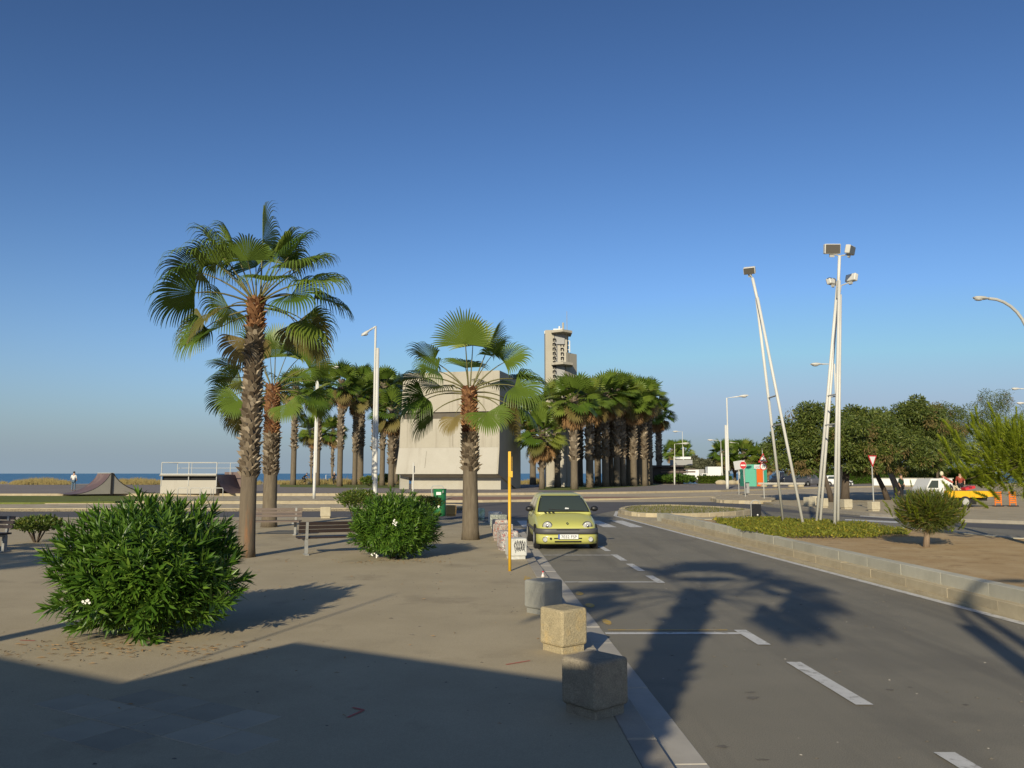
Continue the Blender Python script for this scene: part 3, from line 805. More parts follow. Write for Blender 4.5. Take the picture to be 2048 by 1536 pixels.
LEAFC = {}
def leaf_mesh(elev_deg, kind, lod, var=0):
    e = int(round(elev_deg / 10.0) * 10)
    key = (e, kind, lod, var)
    if key not in LEAFC:
        dr = {'fan': 1.15, 'fan_old': 1.9, 'fan_dead': 3.0, 'fan_stiff': .38, 'fan_hang': 1.6}[kind]; sg = {'fan': .85, 'fan_old': 1.3, 'fan_dead': 1.2, 'fan_stiff': .3, 'fan_hang': .75}[kind]
        tw = (0.7, -0.7, 0.1, 0.35)[var % 4] * (1.0 if abs(e) < 75 else .2)
        sp = 1.6 if kind == 'fan_stiff' else 1.7
        if lod == 0: mb = fan_leaf(radians(e), 1.08, 1.0 if kind == 'fan_hang' else .86, e * 3 + var * 17 + 3, dr, 38, sp, 10, sg, .50 if kind == 'fan_hang' else .62, tw)
        else: mb = fan_leaf(radians(e), 0.8, 1.0, e + var * 17 + 3, dr, 20, 1.9, 5, sg, .6, tw * .6)
        LEAFC[key] = mb.mesh('fan_leaf', [M['fan' if kind in ('fan_stiff', 'fan_hang') else kind], M['petiole']], True)
    return LEAFC[key]

def trunk_mesh(H, r0, r1, zb, seed, lean=(0, 0), n=14, step=.25):
    rn = random.Random(seed)
    pts, rad = [], []
    k = max(4, int(H / step))
    for i in range(k + 1):
        z = H * i / k
        flare = 0.28 * math.exp(-z / 0.22)
        pts.append((lean[0] * (z / H) ** 1.3, lean[1] * (z / H) ** 1.3, z))
        rr = r0 + (r1 - r0) * min(1, z / H)
        rad.append(rr * (1 + flare * .5 + rn.uniform(-.02, .02)))
    return MB().tube(pts, rad, n, True)

def boots(H, r0, r1, zb, zt, seed, lean=(0, 0), size=.13, dens=1.0, out=1.0):
    """cut leaf bases in a tight spiral round the trunk"""
    rn = random.Random(seed)
    mb = MB()
    z, k = zb, 0
    dz = 0.0125 / dens * (0.22 / max(r0, .1)) * (size / .13) ** 2
    while z < zt:
        t = z / H
        r = r0 + (r1 - r0) * t
        a = k * 2.39996 + rn.uniform(-.12, .12)
        c, s = cos(a), sin(a)
        ox, oy = lean[0] * t ** 1.3, lean[1] * t ** 1.3
        w = size * rn.uniform(.75, 1.15) * .55
        h = size * rn.uniform(.9, 1.5)
        o = out * size * rn.uniform(.45, 1.05) * (1.5 if rn.random() < .2 else 1.0)
        tilt = rn.uniform(-.25, .25) * size
        def P(rr, tt, zz): return (ox + c * rr - s * tt, oy + s * rr + c * tt, zz)
        b = [P(r * .93, -w, z), P(r * .93, w, z), P(r * 1.0 + o * .55, w * .8 + tilt, z + h * .62), P(r * 1.0 + o * .55, -w * .8 + tilt, z + h * .62),
             P(r + o, -w * .45 + tilt, z + h), P(r + o, w * .45 + tilt, z + h), P(r * .97, w * .8, z + h * .9), P(r * .97, -w * .8, z + h * .9)]
        mb.add(b, [(0, 1, 2, 3), (3, 2, 5, 4), (4, 5, 6, 7), (0, 3, 4, 7), (1, 6, 5, 2)])
        z += dz * rn.uniform(.8, 1.2); k += 1
    return mb

def palm(name, label, loc, H, r0, r1, zb, leaves, seed, lod=0, group='fan palms', lean=(0, 0), ls=1.0, bark='bark', red=0.0, size=.13, top=None, dens=1.0):
    root = thing(name, label, 'palm tree', loc, 0, group)
    trunk_mesh(H, r0, r1, zb, seed, lean, 14 if lod == 0 else 9, .25 if lod == 0 else .8).build('trunk', M[bark], root, True)
    tr = root.children[0]
    zr = H - red
    if zr > zb:
        b = boots(H, r0, r1, zb, zr, seed, lean, size, dens).build('leaf_bases', M['boot'], tr); b['kind'] = 'stuff'
    if red > 0:
        b = boots(H, r0, r1, max(zb, zr), H, seed + 1, lean, size * .85, dens * 1.1, 1.1).build('fresh_leaf_bases', M['boot_red'], tr); b['kind'] = 'stuff'
    rn = random.Random(seed + 5)
    for i, lf in enumerate(leaves):
        az, el, sc, kind = lf[:4]
        dz = lf[4] if len(lf) > 4 else rn.uniform(-.22, .1)
        var = lf[5] if len(lf) > 5 else (i % 4 if lod == 0 else i % 3)
        me = leaf_mesh(el, kind, lod, var)
        a = radians(az)
        link('fan_leaf', me, root, (lean[0] + cos(a) * r1 * .6, lean[1] + sin(a) * r1 * .6, H + dz), rot=(rn.uniform(-.25, .25) if lod else 0, 0, a), scale=sc * ls)
    return root

P1 = g(492, 1114, PAVZ); P2 = g(538, 1054, PAVZ); P3 = g(941, 1079, PAVZ)
def Hpx(py, base, z0=PAVZ): return at(1024, py, base[1]).z - z0
# the big palm on the left: a sparse crown of hanging leaves (azimuth, elevation, size, kind)
palm('fan_palm', 'largest fan palm with shaggy trunk and sparse drooping crown beside the big oleander', (P1[0], P1[1], PAVZ), Hpx(598, P1), .185, .155, 1.72, [
    (8, 90, 1.12, 'fan_hang', .15), (172, 70, 1.05, 'fan_hang', .05), (192, 60, 1.12, 'fan_hang', .0), (350, 60, 1.08, 'fan_hang', .0), (25, 70, 1.02, 'fan_hang', .05), (110, 60, 1.05, 'fan_hang', 0), (70, 70, 1.0, 'fan_hang', 0),
    (190, 40, 1.18, 'fan_hang', -.05), (212, 20, 1.18, 'fan_hang', -.1), (180, 10, 1.1, 'fan_old', -.15), (225, 10, .9, 'fan_old', -.2),
    (345, 30, 1.2, 'fan_hang', -.05), (325, 20, 1.05, 'fan_hang', -.12), (2, 0, 1.12, 'fan_old', -.2), (15, 20, 1.15, 'fan_hang', 0),
    (155, 50, 1.1, 'fan_hang', 0), (205, 50, 1.0, 'fan_hang', 0, 3), (330, 40, 1.1, 'fan_hang', 0, 3), (300, 30, .9, 'fan_hang', -.05, 2), (20, 50, 1.1, 'fan_hang', 0, 2), (355, 0, 1.0, 'fan_hang', -.2, 0), (195, -10, 1.0, 'fan_hang', -.25, 1),
    (268, 60, .85, 'fan', .0), (244, -20, .95, 'fan_stiff', -.35), (140, 20, 1.0, 'fan_hang', -.1), (50, 10, 1.0, 'fan_old', -.1), (120, -10, 1.0, 'fan_old', -.2)],
    11, 0, 'fan palms on the near pavement', (.02, .05), 1.0, 'bark_red', red=.7, size=.105)
palm('fan_palm', 'fan palm with rusty upper trunk standing just behind the largest palm', (P2[0], P2[1], PAVZ), Hpx(772, P2), .25, .20, 1.75, [
    (90, 90, 1.1, 'fan_stiff', .1), (200, 70, 1.1, 'fan', .1), (340, 70, 1.05, 'fan', .1), (30, 60, 1.1, 'fan', 0), (150, 60, 1.05, 'fan', 0), (270, 70, .9, 'fan_stiff', 0),
    (185, 40, 1.2, 'fan', 0), (215, 30, 1.15, 'fan', -.1), (160, 30, 1.15, 'fan', -.1), (350, 40, 1.2, 'fan', 0), (15, 30, 1.2, 'fan', -.1), (320, 30, 1.15, 'fan', -.1),
    (195, 10, 1.15, 'fan', -.2), (225, 0, 1.05, 'fan', -.2), (170, 0, 1.1, 'fan_old', -.25), (345, 10, 1.15, 'fan', -.2), (310, -10, .95, 'fan', -.25), (5, 0, 1.1, 'fan', -.2), (50, 10, 1.1, 'fan', -.1), (120, 10, 1.1, 'fan', -.1),
    (190, -20, 1.0, 'fan_old', -.3), (335, -20, 1.0, 'fan', -.3), (25, -20, 1.0, 'fan_old', -.3), (90, 30, 1.1, 'fan', 0), (70, -10, 1.0, 'fan', -.2)],
    23, 0, 'fan palms on the near pavement', (.0, 0), 1.04, 'bark', red=1.7, size=.11)
palm('fan_palm', 'fan palm with upright green leaves standing alone beside the yellow post', (P3[0], P3[1], PAVZ), Hpx(778, P3), .235, .165, 1.86, [
    (262, 70, 1.22, 'fan_stiff', -.05, 2), (75, 80, 1.1, 'fan_stiff', .1), (8, 70, 1.08, 'fan_stiff', .05, 3), (335, 60, .95, 'fan', .05, 2),
    (172, 50, 1.12, 'fan', .0, 3), (186, 30, 1.12, 'fan', .0, 2), (205, 40, .9, 'fan_hang', 0, 1), (5, 50, 1.08, 'fan', 0, 0), (10, 30, 1.18, 'fan', 0, 2), (345, 20, 1.15, 'fan_hang', -.05, 0), (30, 10, 1.1, 'fan', -.1, 1),
    (192, 10, 1.1, 'fan_hang', -.1, 1), (178, 10, 1.12, 'fan', -.15, 2), (206, -10, 1.0, 'fan_hang', -.25, 0), (235, -20, .7, 'fan_old', -.35, 2),
    (300, -10, 1.0, 'fan', -.25, 3), (338, 0, 1.02, 'fan_old', -.2, 1), (0, 0, 1.1, 'fan_hang', -.2, 2), (100, 50, 1.0, 'fan', 0), (140, 30, 1.0, 'fan', -.1, 2), (60, 30, 1.0, 'fan', 0, 2)],
    37, 0, 'fan palms on the near pavement', (-.06, 0), 1.02, 'bark', red=1.3, size=.11)

# palms behind the photographer, known by their shadows
def shade_palm(label, px, py, h, z, seed, n=17, ls=1.0):
    X, Y = g(px, py, z)
    bx, by = shadow_base(X, Y, h)
    rn = random.Random(seed)
    lv = [(i * 360 / n * 2.0 + rn.uniform(-15, 15), rn.choice([70, 50, 30, 20, 10, 0, -10, -20]), rn.uniform(.95, 1.2), 'fan_stiff' if rn.random() < .6 else 'fan') for i in range(n)]
    if n == 15:                                   # an open star of leaves as the sun sees it
        lv = [(80, 90, 1.0, 'fan_stiff', .1, 2), (255, 60, .9, 'fan_hang', 0, 2), (40, 70, 1.0, 'fan_hang', 0, 3), (120, 70, 1.0, 'fan_hang', 0, 2)]
        for k, az in enumerate((-16, 164)):
            lv += [(az + da_, el, sc_, kd, -.1, vr) for da_, el, sc_, kd, vr in ((10, 60, 1.0, 'fan', 2), (-25, 50, 1.1, 'fan_hang', 3), (22, 30, 1.2, 'fan', 2), (-8, 20, 1.15, 'fan', 3), (30, 10, 1.1, 'fan_hang', 2), (-30, 0, 1.1, 'fan', 2), (5, -10, 1.15, 'fan', 2), (15, -30, .95, 'fan_hang', 3))]
    palm('fan_palm', label, (bx, by, PAVZ), h, .24, .19, 1.8, lv, seed, 0, 'fan palms behind the photographer', (0, 0), ls, 'bark', red=1.0, size=.15)
shade_palm('fan palm outside the view whose crown shadow lies across the road', 1395, 1192, 6.6, 0, 51, 15, 1.02)
sx_, sy_ = shadow_base(*g(150, 1245, PAVZ), 3.6)
tt_ = thing('bare_palm_trunk', 'palm trunk outside the view, crown left off, throwing a straight shadow to the big oleander', 'palm tree', (sx_, sy_, PAVZ))
MB().tube([(0, 0, 0), (.02, 0, 1.8), (0, .03, 3.6)], [.17, .13, .12], 10).build('trunk', M['bark'], tt_, True)  # crown left off so the oleander top keeps its sun
shade_palm('fan palm outside the view shading the ground by the left bench', 40, 1108, 5.2, PAVZ, 53, 24, 1.3)

# groves in front of the sea
def grove_proto(seed, H, skirt, dense=30):
    rn = random.Random(seed)
    lv = []
    for i in range(dense):
        t = i / dense
        el = 85 - t * 115 + rn.uniform(-8, 8)
        lv.append((i * 137.5 + rn.uniform(-12, 12), el, rn.uniform(1.45, 1.8), 'fan' if t < .85 else 'fan_old', -.35 - t * .5))
    for i in range(skirt):
        lv.append((i * 137.5, -60 - rn.uniform(0, 20), rn.uniform(1.0, 1.4), 'fan_dead', -.8 - .9 * i / max(1, skirt)))
    return lv
protos = [grove_proto(61, 10, 12, 30), grove_proto(62, 10, 6, 34), grove_proto(63, 10, 16, 28)]
ORD = ['first', 'second', 'third', 'fourth', 'fifth', 'sixth', 'seventh', 'eighth', 'ninth', 'tenth', 'eleventh', 'twelfth']
rg = random.Random(99)
FIRSTP = {}
def grove_palm(label, px, py, topy, group, proto, rad=.38, dY=0.0, z=.36, smooth=.28):
    X, Y = g(px, py, z)
    Y2 = Y + dY; X = X * Y2 / Y
    top = at(px, topy, Y2).z
    H = top - z - 1.75
    key = (proto, int(H))
    if key not in FIRSTP:
        r = palm('fan_palm', label, (X, Y2, z), H, rad, rad * .82, H * smooth, protos[proto], 200 + proto * 7 + int(H), 1, group, (0, 0), 1.0, 'bark', red=0, size=.30, dens=.55)
        FIRSTP[key] = r
    else:
        r = copy_tree(FIRSTP[key]); r.location = (X, Y2, z)
        r['label'] = label; r['group'] = group
    r.rotation_euler = (0, 0, rg.uniform(0, 6.28))
    return r
front_r = [(1084, 978, 828, 0, .30), (1115, 975, 770, 1, .36), (1149, 979, 757, 2, .38), (1180, 975, 762, 0, .46), (1211, 974, 757, 2, .44), (1234, 973, 752, 1, .42), (1258, 971, 758, 1, .38), (1280, 970, 770, 0, .40), (1300, 970, 764, 2, .40), (1319, 968, 792, 2, .38)]
for i, (px, py, ty, pr, rad) in enumerate(front_r):
    grove_palm('skirted fan palm, %s trunk from left, front row right of the block house' % ORD[i], px, py, ty, 'palm grove right of the block house', pr, rad)
for i, (px, ty, dy) in enumerate(((1066, 800, 20), (1105, 790, 9), (1128, 765, 8), (1140, 785, 12), (1160, 775, 9), (1196, 765, 7), (1222, 760, 8), (1246, 760, 6), (1268, 765, 7), (1290, 775, 9))):
    grove_palm('shaded back row palm, %s from left in the grove right of the block house' % ORD[i], px, 974, ty, 'back row of the right palm grove', i % 3, .36, dy)
front_l = [(586, 970, 745, 1, .40), (634, 971, 750, 1, .36), (679, 973, 733, 1, .52), (720, 968, 735, 0, .52), (764, 971, 742, 0, .36), (782, 974, 780, 2, .30)]
for i, (px, py, ty, pr, rad) in enumerate(front_l):
    grove_palm('tall fan palm, %s trunk from left in the row left of the block house' % ORD[i], px, py, ty, 'palm row left of the block house', pr, rad, 0, .36, .34)
for i, (px, ty, dy) in enumerate(((709, 750, 7), (748, 745, 9), (791, 752, 12))):
    grove_palm('shaded palm behind the row left of the block house, %s from left' % ORD[i], px, 971, ty, 'back row of the left palms', 1, .38, dy)
grove_palm('small dark fan palm far behind the thin white lamp post', 622, 967, 838, 'small far palms', 1, .22, 12)
grove_palm('small dark fan palm far behind the third trunk of the left row', 664, 967, 836, 'small far palms', 1, .22, 12)
for i, (px, ty, Y, nm) in enumerate(((1346, 884, 190, 'left of the far pair above the grey tamarisks'), (1368, 882, 190, 'right of the far pair above the grey tamarisks'), (1446, 884, 150, 'far left one beside the tall white lamp post'), (1470, 890, 155, 'half hidden behind the tilted white board'), (1490, 884, 150, 'tallest above the no entry sign'), (1512, 893, 150, 'between the no entry and thirty signs'), (1536, 895, 150, 'right above the speed limit sign'))):
    p = at(px, 965, Y); top = at(px, ty, Y).z
    H = top - .3 - 1.75
    key = ('far', int(H))
    if key not in FIRSTP:
        FIRSTP[key] = r = palm('fan_palm', 'x', (p.x, Y, .3), H, .3, .26, H * .3, protos[i % 2], 300 + i, 1, 'far palms by the car park', (0, 0), 1.0, 'bark', size=.3, dens=.4)
    else:
        r = copy_tree(FIRSTP[key]); r.location = (p.x, Y, .3)
    r['label'] = 'distant fan palm, ' + nm
    r.rotation_euler = (0, 0, i * 1.3)

# ---------------------------------------------------------------- oleanders
def blade(mb, p, d, n, L, w, bend=.15, mi=0):
    """a lanceolate leaf folded along its middle"""
    s = d.cross(n).normalized()
    u = s.cross(d).normalized()
    q = [(0, 0.12), (.3, .9), (.6, 1.0), (1.0, 0.03)]
    o = len(mb.v)
    for t, k in q:
        c = p + d * (L * t) - u * (bend * L * t * t)
        for a in (-1, 0, 1):
            mb.v.append(tuple(c + s * (a * w * k) + u * (abs(a) * w * .35 * k)))
    for j in range(3):
        for a in range(2):
            i = o + j * 3 + a
            mb.f.append((i, i + 1, i + 4, i + 3)); mb.m.append(mi)

def shoot_mesh(seed, L=.17, w=.0130, stem=.34, whorls=9, per=4):
    rn = random.Random(seed)
    mb = MB()
    top = Vector((rn.uniform(-.03, .03), rn.uniform(-.03, .03), stem))
    mb.tube([(0, 0, 0), tuple(top)], [.006, .003], 4, False, 0)
    for k in range(whorls):
        t = (k + .6) / whorls
        c = top * t
        for i in range(per):
            a = k * 1.05 + i * 2 * pi / per + rn.uniform(-.3, .3)
            tilt = 0.30 + 0.95 * t ** 1.4 + rn.uniform(-.2, .2)
            if k == whorls - 1: tilt = 1.25 + rn.uniform(-.2, .15)
            d = Vector((cos(a) * cos(tilt), sin(a) * cos(tilt), sin(tilt)))
            n = Vector((-cos(a) * sin(tilt), -sin(a) * sin(tilt), cos(tilt)))
            blade(mb, c, d, n, L * rn.uniform(.75, 1.15) * (.8 if k == whorls - 1 else 1), w * rn.uniform(.8, 1.1), rn.uniform(.02, .25))
    return mb.mesh('leafy_shoot', M['oleander'], True)
SHOOTS = [shoot_mesh(i) for i in range(6)]

def dirx(a): return cos(a) * 1.3 + sin(a * 2)
def oleander(label, loc, rx, ry, H, N, seed, flowers, sc=1.0):
    rn = random.Random(seed)
    root = thing('oleander_bush', label, 'bush', loc, 0, 'oleander bushes')
    for k in range(9):
        a = k * 2.4; 
        MB().tube([(cos(a) * .1, sin(a) * .1, 0), (cos(a) * rx * .3, sin(a) * ry * .3, H * .35), (cos(a) * rx * .55, sin(a) * ry * .55, H * .65)], [.02, .014, .008], 5).build('stem', M['trunk'], root)
    core = MB()
    for k in range(2600):
        while True:
            v = Vector((rn.uniform(-1, 1), rn.uniform(-1, 1), rn.uniform(0, 1)))
            if (v.x ** 2 + v.y ** 2 + (2 * v.z - 1) ** 2 * .7) < .72: break
        p = Vector((v.x * rx * .9, v.y * ry * .9, .03 + v.z * H * .86))
        d = Vector((v.x + rn.uniform(-.6, .6), v.y + rn.uniform(-.6, .6), rn.uniform(-.3, .9))).normalized()
        blade(core, p, d, d.orthogonal(), .17 * sc, .017 * sc, .1)
    o = core.build('inner_leaves', M['oleander'], root); o['kind'] = 'stuff'
    for k in range(N):
        z = 1 - 1.86 * (k + .5) / N                 # from the top down
        a = k * 2.39996
        rr = sqrt(max(0, 1 - z * z))
        bulge = .80 + .13 * sin(a * 3 + seed) * sin(z * 4) + .04 * sin(dirx(a) * 5 + seed * 2) + rn.uniform(-.12, .07) + (.10 if rn.random() < .05 else 0)
        dirv = Vector((rr * cos(a), rr * sin(a), z))
        p = Vector((dirv.x * rx * bulge, dirv.y * ry * bulge, H * .47 + dirv.z * H * .47 * (bulge + .1)))
        d = (Vector((dirv.x * 1.0, dirv.y * 1.0, dirv.z * .7 + (.62 if z > -.2 else .30))) + Vector((rn.uniform(-.3, .3), rn.uniform(-.3, .3), rn.uniform(-.2, .25)))).normalized()
        p = p - d * .2
        if p.z < .02: p.z = .02
        q = d.to_track_quat('Z', 'Y').to_matrix().to_4x4() @ Matrix.Rotation(rn.uniform(0, 6.28), 4, 'Z')
        e = q.to_euler()
        link('leafy_shoot', SHOOTS[k % 6], root, p, rot=e, scale=sc * rn.uniform(.8, 1.15))
    for (x, y, z) in flowers:
        mb = MB()
        for j in range(5):
            c = Vector((x + rn.uniform(-.035, .035), y + rn.uniform(-.02, .02), z + rn.uniform(-.03, .03)))
            for i in range(5):
                a = i * 1.2566 + j
                d = Vector((cos(a), -.45, sin(a))).normalized()
                blade(mb, c, d, Vector((0, -1, 0)), .018, .007, .1)
        mb.build('flower_cluster', M['petal'], root)
    return root
B1 = g(297, 1268, PAVZ); B2 = g(790, 1116, PAVZ)
oleander('largest oleander bush with dense dark green leaves at the left foreground', (B1[0] - .02, B1[1] + .0, PAVZ), 1.02, 1.0, 1.50, 300, 5, [(-.21, -1.0, .50)], 1.12)
oleander('smaller oleander bush with white flowers between the dark bench and the yellow post', (B2[0], B2[1], PAVZ), 1.0, .9, 1.40, 300, 9, [(.12, -.9, .85), (.1, -.9, .78), (-.35, -.8, .15), (-.28, -.8, .12), (.95, -.1, 1.1)], .95)

# ---------------------------------------------------------------- shrubs and trees made of leaf sprays
def spray_cloud(mb, c, r, n, size, rn, shell=.55, mi=0, aspect=.45, up=.3, droop=0.0):
    for k in range(n):
        while True:
            v = Vector((rn.uniform(-1, 1), rn.uniform(-1, 1), rn.uniform(-1, 1)))
            if 1e-3 < v.length <= 1: break
        v = v.normalized() * (shell + (1 - shell) * rn.random() ** .6)
        p = Vector((c[0] + v.x * r[0], c[1] + v.y * r[1], c[2] + v.z * r[2]))
        d = (v + Vector((rn.uniform(-.8, .8), rn.uniform(-.8, .8), rn.uniform(-.5, .8) + up - droop))).normalized()
        s = d.orthogonal().normalized()
        s = (Matrix.Rotation(rn.uniform(0, 6.28), 3, d) @ s)
        L = size * rn.uniform(.6, 1.3); w = L * aspect * .5
        u = d.cross(s)
        mb.add([p, p + d * L * .5 + s * w + u * w * .3, p + d * L, p + d * L * .5 - s * w + u * w * .3], [(0, 1, 2, 3)], mi)

def shrub(name, label, loc, r, H, stemh, N, size, mat, seed, group=None, clumps=9, trunks=4):
    rn = random.Random(seed)
    root = thing(name, label, 'shrub', loc, 0, group)
    for k in range(trunks):
        a = k * 2 * pi / trunks + .4
        MB().tube([(cos(a) * .04, sin(a) * .04, 0), (cos(a) * r * .35, sin(a) * r * .35, stemh + .1), (cos(a) * r * .6, sin(a) * r * .6, stemh + (H - stemh) * .5)], [.025, .018, .008], 5).build('stem', M['trunk'], root)
    mb = MB()
    hz = (H - stemh) / 2
    spray_cloud(mb, (0, 0, stemh + hz), (r * .8, r * .8, hz * .85), int(N * .35), size, rn, .5)
    for k in range(clumps):
        a = k * 2.4; zz = rn.uniform(-.5, .8)
        rr = sqrt(max(0, 1 - zz * zz)) * .62
        spray_cloud(mb, (cos(a) * r * rr, sin(a) * r * rr, stemh + hz + zz * hz * .65), (r * .42, r * .42, hz * .42), int(N * .65 / clumps), size, rn, .55)
    mb.build('foliage', M[mat], root)
    return root
def shrub_px(name, label, px, pyb, w, pyt, stem, N, size, mat, seed, z=PAVZ, group=None, **k):
    X, Y = g(px, pyb, z)
    H = at(px, pyt, Y).z - z
    return shrub(name, label, (X, Y, z), w / 2 / FPX * Y, H, stem * H, N, size, mat, seed, group, **k)
shrub_px('round_shrub', 'round topped shrub on a bare stem behind the smaller oleander', 712, 1050, 80, 976, .42, 2600, .10, 'shrub', 71)
shrub_px('round_shrub', 'shrub with reddish tips half hidden behind the right side of the smaller oleander', 852, 1042, 66, 990, .25, 1800, .10, 'shrub', 72)
shrub_px('low_shrub', 'low sprawling shrub between the left bench and the big oleander', 72, 1085, 98, 1031, .38, 2000, .10, 'shrub', 73, trunks=6)
for i, (px, w, pyt) in enumerate(((1330, 38, 949), (1357, 34, 948), (1376, 28, 951))):
    shrub_px('clipped_shrub', 'clipped green shrub, %s of three at the right end of the grove' % ['left one', 'middle one', 'right one'][i], px, 968.5, w * 1.15, pyt, .2, 1500, .30, 'shrub_bright', 80 + i, .36, 'clipped shrubs by the grove', trunks=3)
for i, (px, w, pyb, pyt, nm) in enumerate(((738, 34, 973, 952, 'dark clipped shrub right of the fourth left palm trunk'), (768, 34, 970, 948, 'dark clipped shrub between the two right palms of the left row'), (797, 24, 968, 950, 'small clipped shrub against the left corner of the block house'))):
    shrub_px('clipped_shrub', nm, px, pyb, w, pyt, .15, 1300, .26, 'shrub', 90 + i, .36, 'clipped shrubs left of the block house', trunks=3)

def tree(name, label, loc, trunk_top, lobes, N, size, mat, seed, group, mat2=None, bark='trunk', n2=0, lean=(0, 0), tr=.16, droop=.6):
    rn = random.Random(seed)
    root = thing(name, label, 'tree', loc, 0, group)
    t = MB()
    tp = Vector((lean[0], lean[1], trunk_top))
    t.tube([(0, 0, -.05), (lean[0] * .35, lean[1] * .3, trunk_top * .4), tuple(tp)], [tr * 1.25, tr, tr * .8], 8)
    for (c, r) in lobes[:6]:
        c = Vector(c); mid = tp.lerp(c, .5) + Vector((0, 0, -.15))
        t.tube([tuple(tp - Vector((0, 0, .1))), tuple(mid), tuple(c)], [tr * .55, tr * .35, tr * .12], 6)
    t.build('trunk', M[bark], root, True)
    mb = MB()
    vol = sum(r[0] * r[1] * r[2] for c, r in lobes)
    for (c, r) in lobes:
        nn = int(N * r[0] * r[1] * r[2] / vol)
        k = 12
        for j in range(k):
            v = Vector((rn.gauss(0, 1), rn.gauss(0, 1), rn.gauss(0, 1))).normalized() * rn.uniform(.55, .92)
            q = (.40, .42, .34) if True else 0
            cc = (c[0] + v.x * r[0], c[1] + v.y * r[1], c[2] + v.z * r[2])
            sc = rn.uniform(.7, 1.2)
            spray_cloud(mb, cc, (r[0] * .36 * sc, r[1] * .36 * sc, r[2] * .36 * sc), nn // k, size, rn, .35, 0, .35, .1, droop)
        spray_cloud(mb, c, (r[0] * .75, r[1] * .75, r[2] * .75), nn // 6, size, rn, .3, 0, .4)
    mb.build('crown', M[mat], root)
    if mat2:
        mb = MB()
        for (c, r) in lobes:
            for j in range(4):
                v = Vector((rn.gauss(0, 1), rn.gauss(0, 1) - .6, rn.gauss(0, 1) * .6 - .3)).normalized() * rn.uniform(.8, 1.0)
                cc = (c[0] + v.x * r[0], c[1] + v.y * r[1], c[2] + v.z * r[2])
                spray_cloud(mb, cc, (r[0] * .22, r[1] * .22, r[2] * .3), n2 // (4 * len(lobes)), size * .9, rn, .2, 0, .25, -.4, .8)
        mb.build('seed_clusters', M[mat2], root)
    return root
def lobes_px(Y, base, lst):                     # crown lobes given by pixel centre and radius, at distance Y + dy
    out = []
    for px, py, rx, ry, dy in lst:
        p = at(px, py, Y + dy); s = (Y + dy) / FPX
        out.append(((p.x - base[0], p.y - base[1], p.z - PAVZ), (rx * s, max(rx * s * .9, 1.2), ry * s)))
    return out
def tree_px(label, px, py, lst, N, seed, lean, size=.24, tr=.17, mat='tree', mat2='tree_brown', n2=1500, Y=None, top=944, z=PAVZ, bark='trunk', group='dark trees on the right pavement'):
    b = g(px, py, z) if Y is None else (at(px, py, Y).x, Y)
    tt = at(px, top, b[1]).z - z
    return tree('shade_tree', label, (b[0], b[1], z), tt, lobes_px(b[1], b, lst), int(N * 2.0), size, mat, seed, group, mat2, bark, n2, lean, tr)
tree_px('bushy dark tree with two trunks behind the leaning floodlight masts', 1664, 1004, [(1632, 862, 70, 62, 1), (1575, 885, 42, 50, 2), (1690, 880, 60, 55, -1), (1640, 905, 75, 40, 0), (1590, 925, 45, 22, 0)], 15000, 301, (-.5, 0), n2=2400)
tree_px('dark tree right of the thick mast with a straight trunk', 1690, 1003, [(1740, 855, 58, 50, 2), (1705, 890, 55, 50, 0), (1765, 888, 60, 48, 0), (1730, 918, 60, 32, -1)], 12000, 302, (.15, 0), n2=1200, tr=.27)
tree_px('dark tree with a leaning trunk behind the give way sign', 1776, 1000, [(1780, 860, 55, 45, 3), (1830, 845, 55, 48, 2), (1800, 905, 70, 42, 0), (1760, 915, 40, 30, -2)], 12000, 303, (-.7, .2), n2=1500)
tree_px('dark tree with a thick pale trunk beside the small pine', 1799, 992, [(1855, 850, 55, 45, 2), (1840, 905, 68, 40, -1), (1885, 880, 55, 50, 1)], 12000, 304, (-.6, .2), n2=2000, tr=.26, bark='trunk_pale')
tree_px('dark tree behind the white truck cab', 1875, 975, [(1915, 850, 58, 42, 2), (1900, 905, 70, 42, 0), (1950, 880, 55, 55, 0), (1880, 835, 40, 32, 3)], 12000, 305, (.1, 0), n2=1200)
tree_px('tall dark tree behind the bright pine at the right edge', 1925, 972, [(1985, 830, 45, 50, 0), (1975, 800, 22, 18, 0), (2008, 795, 18, 18, 0), (1990, 890, 65, 55, -1), (2050, 870, 60, 60, 2)], 12000, 306, (.5, 0), n2=500)
for i, (px, w, y0, y1, Y, nm) in enumerate(((1375, 48, 918, 950, 150, 'left grey tamarisk above the parked vans'), (1420, 52, 914, 950, 150, 'right grey tamarisk above the parked vans'), (1396, 40, 925, 952, 145, 'middle grey tamarisk behind the clipped shrubs'))):
    tree_px('distant ' + nm, px, 966, [(px - w * .3, (y0 + y1) / 2 + 3, w * .4, (y1 - y0) * .5, 0), (px + w * .3, (y0 + y1) / 2, w * .42, (y1 - y0) * .55, 1)], 5000, 320 + i, (0, 0), size=.5, mat='tamarisk', mat2=None, Y=Y, z=.3, top=950, group='far tamarisks')

